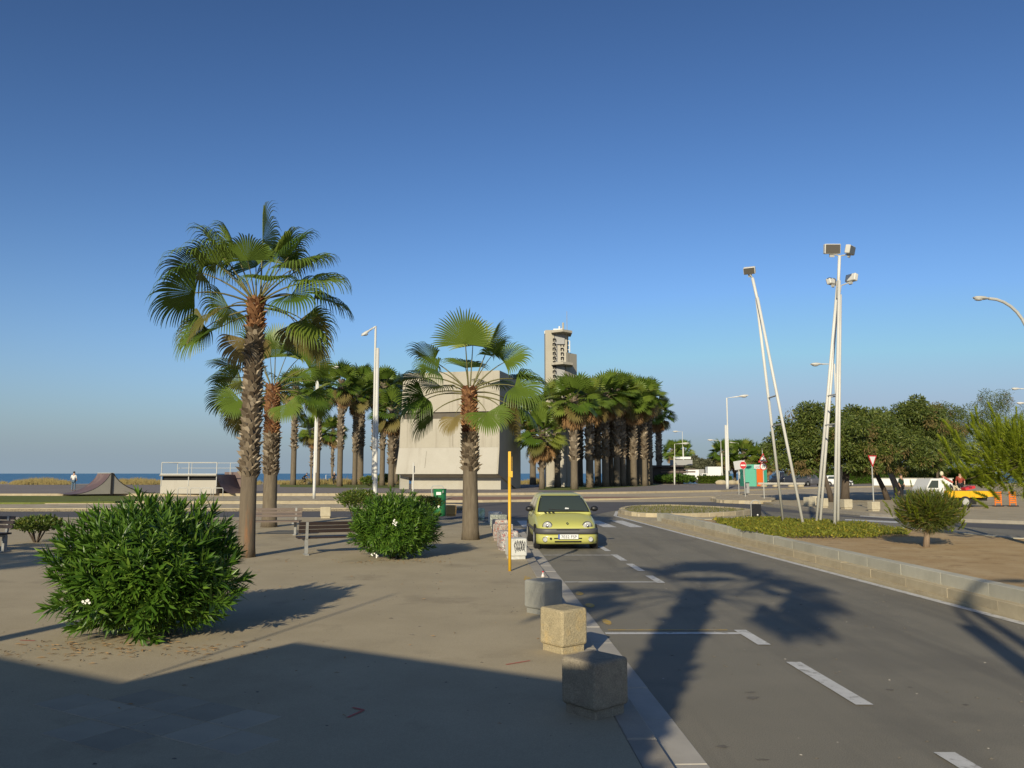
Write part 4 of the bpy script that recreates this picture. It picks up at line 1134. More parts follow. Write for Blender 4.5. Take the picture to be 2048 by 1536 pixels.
def hedge(label, x0, x1, Y, z0, H, D, N, mat, seed, size=.28):
    rn = random.Random(seed)
    root = thing('hedge', label, 'hedge', ((x0 + x1) / 2, Y, z0))
    W = x1 - x0
    mb = MB()
    for k in range(N):
        f = rn.random()
        p = Vector((rn.uniform(-W / 2, W / 2), -D / 2 + rn.uniform(0, .25) if f < .6 else rn.uniform(-D / 2, D / 2), rn.uniform(.02, H) if f < .6 else H - rn.uniform(0, .2)))
        d = Vector((rn.uniform(-1, 1), rn.uniform(-1.2, .2), rn.uniform(-.2, 1.2))).normalized(); s = d.orthogonal().normalized()
        L = size * rn.uniform(.6, 1.3)
        mb.add([p, p + d * L * .5 + s * L * .25, p + d * L, p + d * L * .5 - s * L * .25], [(0, 1, 2, 3)])
    mb.build('foliage', M[mat], root)
    MB().box((0, 0, H * .47), (W - .3, D * .6, H * .9)).build('branch_core', M['trunk'], root)
a, b = at(1588, 955, 128), at(1765, 955, 128)
hedge('bright clipped hedge behind the grey hatchback', a.x, b.x, 128, .36, at(1600, 938, 128).z - .36, 1.5, 10000, 'shrub_bright', 401)
a, b = at(1748, 955, 118), at(1985, 955, 118)
hedge('long bright hedge behind the white wall and truck cab', a.x, b.x, 118, .36, at(1800, 938, 118).z - .36, 1.5, 11000, 'shrub_bright', 402)
a, b = at(1395, 965, 130), at(1462, 965, 130)
hedge('low dark hedge in front of the white vans', a.x, b.x, 130, .36, 1.1, 1.2, 3000, 'shrub', 403)

# ---------------------------------------------------------------- pines on the soil
def pine_tip(seed, L=.3, n=130, nl=.105, mat='needle'):
    rn = random.Random(seed)
    mb = MB()
    mb.tube([(0, 0, 0), (0, 0, L)], [.008, .004], 4, False)
    for k in range(n):
        t = (k + .5) / n
        a = k * 2.4
        el = .55 + .65 * t + rn.uniform(-.2, .2)
        d = Vector((cos(a) * cos(el), sin(a) * cos(el), sin(el)))
        p = Vector((0, 0, L * t * .95)); s = d.cross(Vector((0, 0, 1)))
        if s.length < .01: s = Vector((1, 0, 0))
        s = s.normalized() * .0085
        e = p + d * nl * rn.uniform(.7, 1.1)
        mb.add([p - s, p + s, e], [(0, 1, 2)])
    return mb.mesh('needle_shoot', M[mat])
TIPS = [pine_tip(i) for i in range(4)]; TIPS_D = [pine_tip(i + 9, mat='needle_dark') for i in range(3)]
def pine(label, loc, H, c, r, N, seed, sc=1.0, lean=(0, 0), tr=.07, sun=.5, up=.75):
    rn = random.Random(seed)
    root = thing('pine_tree', label, 'pine', loc, 0, 'pines on the soil island')
    MB().tube([(0, 0, -.05), (lean[0] * .3, lean[1], c[2] * .35), (c[0], c[1], c[2])], [tr * 1.2, tr, tr * .5], 8).build('trunk', M['trunk_pale'], root, True)
    inner = MB()
    br = MB()
    for k in range(N):
        z = 1 - 1.85 * (k + .5) / N
        a = k * 2.39996
        rr = sqrt(max(0, 1 - z * z))
        dv = Vector((rr * cos(a), rr * sin(a), z)); bl = rn.uniform(.60, 1.0) * (1 + .22 * sin(a * 2 + seed) + .18 * sin(z * 6 + a * 1.5) + .10 * sin(a * 5))
        p = Vector(c) + Vector((dv.x * r[0] * bl, dv.y * r[1] * bl, dv.z * r[2] * bl))
        d = (dv * .7 + Vector((0, 0, up)) + Vector((rn.uniform(-.35, .35), rn.uniform(-.35, .35), rn.uniform(-.2, .3)))).normalized()
        p -= d * .15 * sc
        q = d.to_track_quat('Z', 'Y').to_matrix().to_4x4() @ Matrix.Rotation(rn.uniform(0, 6.28), 4, 'Z')
        me = (TIPS if rn.random() < sun + .25 * z else TIPS_D)[k % 3]  # bright copy more often near the top, so sun and shade are coloured in
        link('needle_shoot', me, root, p, rot=q.to_euler(), scale=sc * rn.uniform(.75, 1.2))
        if k % 6 == 0: br.tube([tuple(Vector(c) * .9 + Vector((0, 0, -.1))), tuple((Vector(c) + p) / 2 - Vector((0, 0, .06))), tuple(p)], [.02 * sc, .012 * sc, .005], 4, False)
    br.build('branches', M['trunk'], root)
    for k in range(9000):
        v = Vector((rn.gauss(0, 1), rn.gauss(0, 1), rn.gauss(0, 1))).normalized() * rn.uniform(.3, .95)
        p = Vector(c) + Vector((v.x * r[0], v.y * r[1], v.z * r[2])); d = (v + Vector((rn.uniform(-.7, .7), rn.uniform(-.7, .7), .3))).normalized()
        s = (Matrix.Rotation(rn.uniform(0, 6.28), 3, d) @ d.orthogonal().normalized()) * .0065
        inner.add([p - s, p + s, p + d * .15], [(0, 1, 2)])
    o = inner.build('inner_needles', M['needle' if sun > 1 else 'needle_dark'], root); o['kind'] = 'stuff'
    return root
q = g(1852, 1094, SOILZ)
Hq = at(1852, 978, q[1]).z - SOILZ
cq = at(1857, 1022, q[1])
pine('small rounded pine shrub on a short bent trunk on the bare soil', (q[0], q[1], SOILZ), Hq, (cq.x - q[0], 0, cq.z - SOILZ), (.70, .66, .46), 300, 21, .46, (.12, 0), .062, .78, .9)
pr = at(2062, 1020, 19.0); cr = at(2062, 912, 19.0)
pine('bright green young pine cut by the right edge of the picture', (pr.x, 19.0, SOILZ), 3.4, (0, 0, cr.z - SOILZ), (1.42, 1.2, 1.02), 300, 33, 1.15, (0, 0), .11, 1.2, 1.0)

# ---------------------------------------------------------------- ground cover, grass, dunes
def blades_on(name, label, poly_fn, N, h, mat, z, seed, w=.02, cat=None):
    rn = random.Random(seed)
    mb = MB()
    for k in range(N):
        x, y, s = poly_fn(rn)
        a = rn.uniform(0, 6.28); L = h * s * rn.uniform(.5, 1.2)
        c, si = cos(a), sin(a)
        le = rn.uniform(-.5, .5) * L
        mb.add([(x - c * w, y - si * w, z), (x + c * w, y + si * w, z), (x + le * si, y - le * c, z + L)], [(0, 1, 2)])
    return tag(mb.build(name, M[mat]), label, cat or name.replace('_', ' '), None, 'stuff')
gc_poly = [Vector(g(px, py, SOILZ)) for px, py in ((1425, 1044), (1500, 1040), (1600, 1043), (1700, 1049), (1790, 1060), (1822, 1072), (1760, 1077), (1640, 1078), (1560, 1077), (1490, 1066))]
def in_poly(p, poly):
    x, y = p; r = False
    for i in range(len(poly)):
        a, b = poly[i], poly[i - 1]
        if (a[1] > y) != (b[1] > y) and x < (b[0] - a[0]) * (y - a[1]) / (b[1] - a[1]) + a[0]: r = not r
    return r
def rand_in(poly):
    xs = [p[0] for p in poly]; ys = [p[1] for p in poly]
    def f(rn):
        while True:
            p = (rn.uniform(min(xs), max(xs)), rn.uniform(min(ys), max(ys)))
            if in_poly(p, poly): return p[0], p[1], 1.0
    return f
def ground_cover():
    rn = random.Random(44); f = rand_in(gc_poly); mb = MB()
    for k in range(15000):
        x, y, _ = f(rn)
        hh = .085 + .045 * sin(x * 3.1) * sin(y * 2.3) + rn.uniform(-.04, .04)
        p = Vector((x, y, SOILZ + max(.01, hh * rn.uniform(.3, 1))))
        d = Vector((rn.uniform(-1, 1), rn.uniform(-1, 1), rn.uniform(.2, 1.4))).normalized(); s = d.orthogonal().normalized()
        L = rn.uniform(.05, .11)
        mb.add([p, p + d * L * .5 + s * L * .28, p + d * L, p + d * L * .5 - s * L * .28], [(0, 1, 2, 3)])
    tag(mb.build('ground_cover', M['cover']), 'yellow green ground cover carpet round the floodlight mast feet', 'ground cover', None, 'stuff')
ground_cover()
blades_on('dry_grass', 'thin dry grass inside the kerb ring at the island tip', rand_in(nose), 3500, .12, 'grass', .168, 45, .012, 'grass')
grove_poly = [g(px, py, .36) for px, py in ((1075, 980), (1150, 981), (1220, 976), (1310, 971), (1330, 967), (1250, 967), (1100, 971))]
struct(MB().sheet(grove_poly, .366).build('grove_bed', M['lawn']), 'grassy bed under the right palm grove')
lp = [g(px, py, .36) for px, py in ((560, 974), (640, 975), (720, 976), (800, 976), (812, 970), (700, 967), (560, 968))]
struct(MB().sheet(lp, .366).build('palm_row_bed', M['lawn']), 'grassy bed under the left palm row')
def dune_grass():
    rn = random.Random(46); mb = MB()
    spans = [(25, 140, 118, 132, 1.0), (215, 330, 118, 132, .95), (460, 520, 118, 134, .9), (545, 800, 120, 138, .85), (1040, 1100, 122, 136, .7), (-150, 10, 126, 138, .3)]
    for (x0, x1, ya, yb, dens) in spans:
        for k in range(int((x1 - x0) * 2.1 * dens) + 10):
            px = rn.uniform(x0, x1); Y = rn.uniform(ya, yb)
            X = at(px, 960, Y).x
            zc = .18 + .25 * sin(min(1, max(0, (Y - 118) / 24)) * pi)
            hgt = rn.uniform(.45, 1.15) * (.55 + .45 * sin((px - x0) / (x1 - x0) * pi)) * (1.0 if Y < 130 else .8)
            for j in range(16):
                a = rn.uniform(0, 6.28); r = rn.uniform(0, .55)
                bx, by = X + cos(a) * r, Y + sin(a) * r
                w = rn.uniform(.03, .07); L = hgt * rn.uniform(.6, 1.1)
                mb.add([(bx - w, by, zc - .1), (bx + w, by, zc - .1), (bx + rn.uniform(-.3, .3), by, zc + L)], [(0, 1, 2)])
    tag(mb.build('dune_grass', M['dune']), 'golden dune grass along the edge of the beach', 'grass', None, 'stuff')
dune_grass()
def litter():
    rn = random.Random(47); mb = MB()
    for k in range(420):
        if k < 220: x, y = B1[0] + rn.gauss(0, .8), B1[1] - .9 + rn.gauss(0, .25)
        elif k < 300: x, y = B2[0] + rn.gauss(0, .8), B2[1] - .8 + rn.gauss(0, .3)
        else: x, y = rn.uniform(-6, .6), rn.uniform(6, 26)
        a = rn.uniform(0, 6.28); L = rn.uniform(.015, .055) * (1 if k < 300 else .7); w = L * .22; z = PAVZ + .006 + rn.uniform(0, .008)
        mb.add([(x, y, z), (x + cos(a) * L - sin(a) * w, y + sin(a) * L + cos(a) * w, z + .008), (x + cos(a) * 2 * L, y + sin(a) * 2 * L, z), (x + cos(a) * L + sin(a) * w, y + sin(a) * L - cos(a) * w, z + .003)], [(0, 1, 2, 3)])
    tag(mb.build('fallen_leaves', M['fan_dead']), 'dry fallen leaves scattered on the pavement round the bushes', 'leaves', None, 'stuff')
litter()

# ---------------------------------------------------------------- concrete cube bollards
def graffiti(name, base, cols, sc=9.0, seed=0.0):
    m, nt, b = nodes_of(name)
    N, L = nt.nodes, nt.links
    b.inputs['Roughness'].default_value = .85
    tc = N.new('ShaderNodeTexCoord'); mp = N.new('ShaderNodeMapping'); mp.inputs['Location'].default_value = (seed, seed * 2, seed * 3)
    L.new(tc.outputs['Object'], mp.inputs[0])
    c = None
    for i, cc in enumerate(cols):
        n = N.new('ShaderNodeTexNoise'); n.inputs['Scale'].default_value = sc * (1 + .35 * i); n.inputs['Detail'].default_value = 2.0; n.inputs['Distortion'].default_value = 2.2
        mp2 = N.new('ShaderNodeMapping'); mp2.inputs['Location'].default_value = (i * 7.3, i * 3.1, i)
        L.new(mp.outputs[0], mp2.inputs[0]); L.new(mp2.outputs[0], n.inputs['Vector'])
        r = N.new('ShaderNodeMapRange'); r.inputs['From Min'].default_value = .54; r.inputs['From Max'].default_value = .57
        L.new(n.outputs[0], r.inputs['Value'])
        x = N.new('ShaderNodeMix'); x.data_type = 'RGBA'; L.new(r.outputs[0], x.inputs[0])
        if c is None: x.inputs[6].default_value = col4(base)
        else: L.new(c, x.inputs[6])
        x.inputs[7].default_value = col4(cc); c = x.outputs[2]
    L.new(c, b.inputs['Base Color'])
    return m
M['graf_red'] = graffiti('red graffiti', (.44, .40, .36), [(.36, .10, .085), (.56, .54, .50), (.20, .20, .22)], 9, 1.0)
M['graf_pink'] = graffiti('pink graffiti', (.42, .36, .31), [(.36, .15, .12), (.50, .47, .43), (.26, .22, .20)], 7, 2.0)
M['graf_blue'] = graffiti('blue graffiti', (.52, .52, .50), [(.10, .14, .22), (.35, .40, .46), (.60, .60, .58)], 7, 3.0)
M['graf_green'] = graffiti('grey green graffiti', (.34, .36, .30), [(.10, .12, .10), (.50, .52, .46), (.24, .26, .22)], 8, 4.0)
M['graf_white'] = graffiti('white painted block', (.56, .56, .52), [(.48, .48, .45)], 4, 5.0)
M['cube_blue'] = pmat('blue painted block', (.07, .12, .17), (.05, .10, .13), 5, .85, c3=(.03, .06, .05), s3=2)
M['cube_ochre'] = pmat('ochre painted block', (.42, .26, .09), (.34, .22, .10), 5, .85)
M['ink'] = plain('black marker', (.05, .05, .055), .8)
cube_cache = {}
def cube(label, px, pyb, mat, rz=.6, s=.40, h=.44, z=PAVZ, pitch=0.0):
    X, Y = g(px, pyb, z)
    root = thing('concrete_cube', label, 'bollard', (X, Y, z), rz, 'concrete cube bollards')
    key = (mat, s, h)
    if key not in cube_cache:
        bm = rounded_box(s, s, h - .065, .03, 3)
        rn = random.Random(len(mat))
        for v in bm.verts:
            if rn.random() < .2: v.co += Vector((rn.uniform(-.003, .003), rn.uniform(-.003, .003), rn.uniform(-.003, .003)))
        cube_cache[key] = (bm_mesh(bm, 'cube_body', M[mat], False), bm_mesh(rounded_box(s * .86, s * .86, .09, .008, 1), 'cube_foot', M[mat]))
    a, b = cube_cache[key]
    link('cube_body', a, root, (0, 0, .065 + (h - .065) / 2))
    link('cube_foot', b, root, (0, 0, .035))
    return root
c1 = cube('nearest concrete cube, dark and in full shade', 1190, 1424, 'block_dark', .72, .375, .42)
c2 = cube('second nearest concrete cube, rough ochre stone in the sun', 1127, 1300, 'block', .66, .36, .44)
c3 = cube('smooth grey concrete cube, third from the camera, in front of the bottle', 1087, 1225, 'block_grey', .74, .37, .43)
c4 = cube('white painted concrete cube with a black scrawl beside the yellow post', 1032, 1117, 'graf_white', .22, .40, .44)
def scrawl():
    rn = random.Random(3); mb = MB(); pts = []
    for k in range(46):
        pts.append((-.10 + .24 * k / 46 + .022 * sin(k * 2.1), .05 + .12 * sin(k * 1.37) + rn.uniform(-.03, .03)))
    for a, b in zip(pts[:-1], pts[1:]):
        d = Vector((b[0] - a[0], b[1] - a[1])); n = Vector((-d.y, d.x)).normalized() * .0045
        mb.add([(a[0] - n.x, -.003, a[1] - n.y), (b[0] - n.x, -.003, b[1] - n.y), (b[0] + n.x, -.003, b[1] + n.y), (a[0] + n.x, -.003, a[1] + n.y)], [(0, 1, 2, 3)])
    mb.build('scrawl', M['ink'], c4, loc=(.02, -.20, .22))
scrawl()
for px, py, mat, nm, rz in ((1015, 1100, 'graf_red', 'red and white graffiti cube just behind the white painted cube', .3), (1006, 1082, 'graf_pink', 'pinkish graffiti cube, second behind the white painted cube', .5),
        (1000, 1070, 'graf_red', 'red scribbled cube in the middle of the graffiti row', .2), (997, 1057, 'graf_green', 'grey green scribbled cube in the graffiti row', .6), (990, 1049, 'graf_blue', 'white cube with blue grey scrawls at the far end of the graffiti row', .25),
        (957, 1040, 'cube_blue', 'dark blue painted cube right of the middle palm trunk', .3), (901, 1032, 'cube_ochre', 'ochre painted cube right of the green bin', .35), (651, 1036, 'block_pale', 'lone pale concrete cube behind the dark bench', .2)):
    cube(nm, px, py, mat, rz, .42, .46)
for px, py, nm, rz in ((1619, 1012, 'left of the three clustered by the leaning mast', .4), (1630, 1009, 'rear one of the three clustered by the leaning mast', .1), (1645, 1015, 'right of the three clustered by the leaning mast', .2), (1693, 1018, 'standing alone right of the thick mast', .15)):
    cube('far concrete cube, ' + nm, px, py, 'block_pale', rz, .46, .5)

# give way sign standing in a cube
def sign_pole(root, H, r=.03, mat='galv'):
    return MB().tube([(0, 0, 0), (0, 0, H)], r, 8).build('post', M[mat], root)
def plate(name, poly, y, th, mat, parent):
    mb = MB(); n = len(poly)
    mb.add([(x, y, z) for x, z in poly] + [(x, y + th, z) for x, z in poly], [tuple(range(n)), tuple(reversed(range(n, 2 * n)))] + [(i, n + i, n + (i + 1) % n, (i + 1) % n) for i in range(n)])
    o = mb.build(name, M[mat], parent)
    bm = bmesh.new(); bm.from_mesh(o.data); bmesh.ops.recalc_face_normals(bm, faces=bm.faces); bm.to_mesh(o.data); bm.free()
    return o
def circ(cx, cz, r, n=28, sx=1.0): return [(cx + r * sx * cos(2 * pi * i / n), cz + r * sin(2 * pi * i / n)) for i in range(n)]
cg = cube('concrete cube that carries the give way sign', 1748, 1022, 'block_pale', .15, .44, .46)
X, Y = g(1748, 1020, PAVZ)
t = thing('give_way_sign', 'give way triangle sign on a post set in a concrete cube', 'road sign', (X, Y, PAVZ + .40), .5)
sign_pole(t, at(1744, 912, Y).z - PAVZ - .40)
zt = at(1744, 911, Y).z - PAVZ - .40
plate('sign_plate', [(-.33, zt), (.33, zt), (0, zt - .60)], -.05, .012, 'red', t)
plate('sign_face', [(-.23, zt - .055), (.23, zt - .055), (0, zt - .47)], -.056, .004, 'white', t)

# no entry sign with a board behind, speed limit post
def road_sign(label, px, pyb, z, rz): 
    X, Y = g(px, pyb, z)
    return thing('road_sign', label, 'road sign', (X, Y, z), rz), Y
ZI = .2
t, Y = road_sign('red no entry sign on a slim post in front of the green kiosk', 1491, 993, ZI, .0)
zc = at(1486, 930.5, Y).z - ZI
tl = link('post', MB().tube([(0, 0, 0), (-.12, 0, zc)], .03, 8).mesh('post', M['galv']), t)
plate('sign_plate', circ(-.13, zc, .30, sx=.86), -.05, .012, 'white', t)
plate('sign_face', circ(-.13, zc, .285, sx=.86), -.056, .004, 'red', t)
plate('white_bar', [(-.31, zc - .05), (.05, zc - .05), (.05, zc + .05), (-.31, zc + .05)], -.061, .004, 'white', t)
X, Y = g(1484, 990, .2)
t = thing('notice_board', 'tilted pale notice board behind the no entry sign', 'sign board', (X + .1, Y + 1.2, ZI))
zz = at(1484, 930, Y).z - ZI
M['board'] = pmat('printed board', (.52, .52, .52), (.40, .41, .43), 9.0, .6, stretch=(1, 1, 6))
MB().box((0, 0, zz), (.74, .04, .72), M=Matrix.Rotation(-.16, 3, 'Y')).build('board', M['board'], t)
MB().box((.44, .02, zz + .08), (.20, .04, .6), M=Matrix.Rotation(-.12, 3, 'Y')).build('side_board', M['white'], t)
MB().tube([(0, .05, 0), (0, .05, zz + .2)], .03, 8).build('post', M['galv'], t)
MB().tube([(.52, .06, 0), (.52, .06, zz + .45)], .025, 8).build('post', M['galv'], t)

def speed_sign(label, px, pyb, Y0, num, triangle, z, pyc, r=.27):
    X, Y = (g(px, pyb, z) if Y0 is None else (at(px, pyb, Y0).x, Y0))
    t = thing('speed_limit_sign', label, 'road sign', (X, Y, z))
    zc = at(px, pyc, Y).z - z
    sign_pole(t, zc + (.9 if triangle else .2), .03)
    plate('sign_plate', circ(0, zc, r), -.05, .012, 'red', t)
    f = plate('sign_face', circ(0, zc, r * .76), -.056, .004, 'white', t)
    text_obj(num, r * .95, M['ink'], 'number', f, (0, -.062, zc - r * .33), 0, 'CENTER')
    if triangle:
        zb = zc + r + .02
        plate('warning_plate', [(-.37, zb), (.37, zb), (0, zb + .66)], -.051, .012, 'red', t)
        w = plate('warning_face', [(-.25, zb + .075), (.25, zb + .075), (0, zb + .52)], -.057, .004, 'white', t)
        mb = MB(); 
        for (cx, cz, sx, sz, ro) in ((0.0, .20, .035, .13, .0), (-.03, .13, .03, .10, .5), (.035, .13, .03, .10, -.5), (.03, .21, .09, .025, .4)):
            mb.box((cx, -.060, zb + cz), (sx, .004, sz), M=Matrix.Rotation(ro, 3, 'Y'))
        mb.sphere((0.0, -.059, zb + .295), (.024, .004, .024), 8, 5)
        mb.build('pictogram', M['ink'], w)
    else:
        plate('sub_plate', [(-.2, zc - r - .12), (.2, zc - r - .12), (.2, zc - r - .02), (-.2, zc - r - .02)], -.05, .01, 'white', t)
        MB().box((0, 0, zc + r + .25), (.1, .05, .45)).build('post_cap', M['white'], t)
speed_sign('red ringed speed limit thirty sign under a warning triangle', 1528.5, 997, None, '30', True, ZI, 933)
speed_sign('distant speed limit forty sign between the leaning mast legs', 1559.5, 975, 92, '40', False, .36, 935, .24)

# ---------------------------------------------------------------- posts, bins, bottle
X, Y = g(1019.5, 1142, PAVZ)
t = thing('yellow_post', 'bright yellow sign post with a plate seen edge on', 'post', (X, Y, PAVZ))
H = at(1018, 903, Y).z - PAVZ
MB().tube([(0, 0, -.02), (-.005, 0, H - .48)], .03, 12).build('post', M['yellow_post'], t, True)
MB().box((-.005, 0, H - .24), (.052, .07, .48)).build('upper_box', M['yellow_post'], t)
MB().box((.012, .02, H - .43), (.085, .10, .12)).build('clamp', M['yellow_post'], t)
MB().prism([(.05 + .02 * sin(a * pi / 8) * 0, 0) for a in range(1)] + [(.038, -.19), (.044, -.19), (.044, .19), (.038, .19)], H - .36, H - .10).build('edge_on_plate', M['yellow_post'], t)

X, Y = g(1086, 1170, PAVZ)
t = thing('drink_bottle', 'small clear bottle with orange drink standing by the kerb behind the grey cube', 'bottle', (X, Y, PAVZ))
M['juice'] = plain('orange drink', (.62, .12, .03), .2); M['clear'] = plain('clear plastic', (.55, .50, .46), .1)
MB().tube([(0, 0, 0), (0, 0, .005), (0, 0, .105), (0, 0, .11)], [.028, .034, .034, .033], 12).build('liquid', M['juice'], t, True)
MB().tube([(0, 0, .111), (0, 0, .15), (0, 0, .185), (0, 0, .205)], [.0335, .032, .014, .013], 12).build('neck', M['clear'], t, True)
MB().tube([(0, 0, .206), (0, 0, .225)], .016, 12).build('cap', M['red'], t)

X, Y = g(879, 1035, PAVZ)
t = thing('litter_bin', 'tall green litter bin with a metal hoop behind the smaller oleander', 'bin', (X, Y, PAVZ), 0)
H = at(879, 979, Y).z - PAVZ
MB().tube([(0, 0, .06), (0, 0, .1), (0, 0, H)], [.24, .255, .275], 16).build('body', M['green_bin'], t, True)
MB().tube([(0, 0, H + .002), (0, 0, H + .03)], [.285, .285], 16).build('rim', M['green_bin'], t)
hp = [(-.33, 0, .0), (-.33, 0, H + .08), (-.28, 0, H + .16), (.10, 0, H + .16), (.15, 0, H + .08), (.15, -.24, H - .12)]
MB().tube([(-.31, -.02, 0)] + [(x, -.1, z) for x, y, z in hp[1:5]] + [(.16, -.29, H - .14)], .02, 8).build('hoop', M['galv'], t)
plate('label', [(-.12, H - .22), (.08, H - .22), (.08, H - .10), (-.12, H - .10)], -.283, .004, 'white', t)
plate('label', [(-.06, .45), (.02, .45), (.02, .55), (-.06, .55)], -.272, .004, 'yellow_post', t)

X, Y = g(1512, 1040, SOILZ)
t = thing('litter_bin', 'small black litter bin in a metal frame on the ground cover', 'bin', (X, Y, SOILZ - .02), .1)
MB().box((0, 0, .34), (.30, .26, .46), taper=.95).build('body', M['black'], t)
for x in (-.165, .165): MB().tube([(x, 0, 0), (x, 0, .60), (x * .6, 0, .68), (0, 0, .70)], .014, 6).build('frame', M['galv'], t)
MB().sphere((.01, -.14, .20), (.03, .01, .03), 10, 6).build('reflector', M['white'], t)
X, Y = g(1494, 988, .14)
t = thing('litter_bin', 'slim dark grey litter bin beside the no entry sign post', 'bin', (X, Y, .13), .1)
MB().box((0, 0, .52), (.34, .30, .86), taper=1.05).build('body', M['grey'], t)
MB().box((0, 0, 1.0), (.36, .32, .08)).build('lid', M['black'], t)
MB().box((0, 0, .05), (.1, .1, .1)).build('foot', M['black'], t)

X, Y = g(826, 990, .36)
t = thing('slim_sign_post', 'slim white sign post with an edge on plate in front of the block house', 'post', (X, Y, .3))
H = at(826, 925, Y).z - .3
sign_pole(t, H, .05, 'white_metal')
MB().prism([(.06, -.3), (.075, -.3), (.075, .3), (.06, .3)], H - .75, H - .25).build('edge_on_plate', M['grey'], t)

# ---------------------------------------------------------------- street lamps
def cobra_head(mb, p, d, L=.75, r=.17):
    d = Vector(d).normalized(); p = Vector(p)
    prof = [(0, .3), (.12, .45), (.35, .9), (.6, 1.0), (.85, .8), (1.0, .3)]
    s = d.cross(Vector((0, 0, 1))).normalized(); u = s.cross(d)
    o = len(mb.v); n = 10
    for t, k in prof:
        c = p + d * (L * t)
        for i in range(n):
            a = 2 * pi * i / n
            mb.v.append(tuple(c + s * cos(a) * r * k + u * sin(a) * r * k * (.55 if sin(a) > 0 else .42)))
    for j in range(len(prof) - 1):
        for i in range(n):
            i2 = (i + 1) % n
            mb.f.append((o + j * n + i, o + j * n + i2, o + (j + 1) * n + i2, o + (j + 1) * n + i)); mb.m.append(0)
    mb.f.append(tuple(o + i for i in range(n))); mb.m.append(0)
    mb.f.append(tuple(o + (len(prof) - 1) * n + i for i in reversed(range(n)))); mb.m.append(0)
def lamp(label, loc, H, arm, mat='white_metal', r=.11, thick=.83, curved=0.0, tilt=-.35, headsc=1.0, group='street lamps', rz=0.0):
    """a thick post with a thinner tube clamped to it; the tube carries the arm and the lamp head"""
    t = thing('street_lamp', label, 'street lamp', loc, rz, group)
    a = Vector(arm)
    al = a.length; ad = a.normalized()
    MB().tube([(0, 0, -.02), (0, 0, .6), (0, 0, H * thick)], [r, r, r * .8], 12).build('post', M[mat], t, True)
    side = Vector((-ad.y, ad.x, 0)); side = Vector((ad.x, ad.y, 0)).normalized() * r * 1.12 if True else side
    off = side
    top = Vector((off.x, off.y, H))
    if curved > 0:
        pts = [(off.x, off.y, H * .25)]
        for k in range(9):
            b = k / 8 * pi / 2
            pts.append(tuple(Vector((off.x, off.y, H - curved)) + Vector((ad.x, ad.y, 0)) * (al * (1 - cos(b))) + Vector((0, 0, curved * sin(b)))))
        tip = Vector(pts[-1]); hd = Vector((ad.x, ad.y, .05))
    else:
        tip = top + a
        pts = [(off.x, off.y, H * .2), tuple(top), tuple(tip)]; hd = a
    MB().tube(pts, r * .45, 8).build('tube_arm', M[mat], t)
    mb = MB(); cobra_head(mb, tip - hd.normalized() * .05, hd, .75 * headsc, .17 * headsc)
    mb.build('lamp_head', M[mat], t, True)
    mb = MB(); mb.sphere(tuple(tip + hd.normalized() * .42 * headsc + Vector((0, 0, -.035 * headsc))), (.2 * headsc, .14 * headsc, .09 * headsc), 10, 6)
    mb.build('lamp_glass', M['lens'] if headsc > 0 else M['grey'], t, True)
    return t
Y = 36.0; p = at(749, 1034, Y)
lamp('tall street lamp with a drooping head standing behind the smaller oleander', (p.x, Y, 0), at(749, 653, Y).z, (-.22, -.22, -.22), 'white_metal', .105, .885, headsc=.75)
X, Y = g(628, 997, .3)
p = at(628, 750, Y); lamp('thin white street lamp at the promenade edge left of the round shrub', (X, Y, .3), at(629, 742, Y).z - .3, (.8, -.3, .12), 'white_metal', .10, .95)
X, Y = g(1455, 978, .36)
lamp('tall white street lamp on the promenade left of the no entry sign', (X, Y, .36), at(1453, 796, Y).z - .36, (1.1, -.2, .12), 'white_metal', .16, .7, headsc=1.5)
for px, pyt, Y, arm, nm in ((1349, 888, 118, (.9, 0, .05), 'distant thin lamp between the grove and the far pair of palms'), (1368, 863, 150, (-.6, 0, .0), 'distant lamp whose pale head shows above the far pair of palms'), (1445, 881, 140, (-1.1, 0, .05), 'distant lamp beside the tall white lamp with a head to the left'), (1480, 886, 150, (-.9, 0, .05), 'distant lamp head above the car park palms'), (1525, 894, 140, (1.1, 0, .05), 'distant lamp above the warning triangle')):
    p = at(px, 960, Y); lamp(nm, (p.x, Y, .3), at(px, pyt, Y).z - .3, arm, 'white_metal', .10, .7, headsc=1.6, group='distant street lamps')
p = at(1684, 1000, 58); lamp('street lamp half hidden behind the thick mast with its head to the left', (p.x, 58, PAVZ), at(1660, 728, 58).z - PAVZ, (-.95, -.2, -.04), 'white_metal', .13, .93, headsc=1.25)
p = at(2090, 1000, 21.5); hp_ = at(1985, 597, 21.5)
lamp('curved neck street lamp at the right edge of the picture', (p.x, 21.5, SOILZ), hp_.z - SOILZ, (-(p.x - hp_.x), 0, 0.05), 'galv', .09, .6, curved=1.25, headsc=.62)
for px, py, nm in ((2048, 778, 'upper of two lamp heads cut by the right picture edge'), (2056, 807, 'lower of two lamp heads cut by the right picture edge')):
    p = at(px + 40, 1000, 62); h_ = at(px, py, 62)
    lamp('distant street lamp, ' + nm, (p.x, 62, PAVZ), h_.z - PAVZ, (-1.1, 0, 0.02), 'white_metal', .10, .7, headsc=.95, group='distant street lamps')
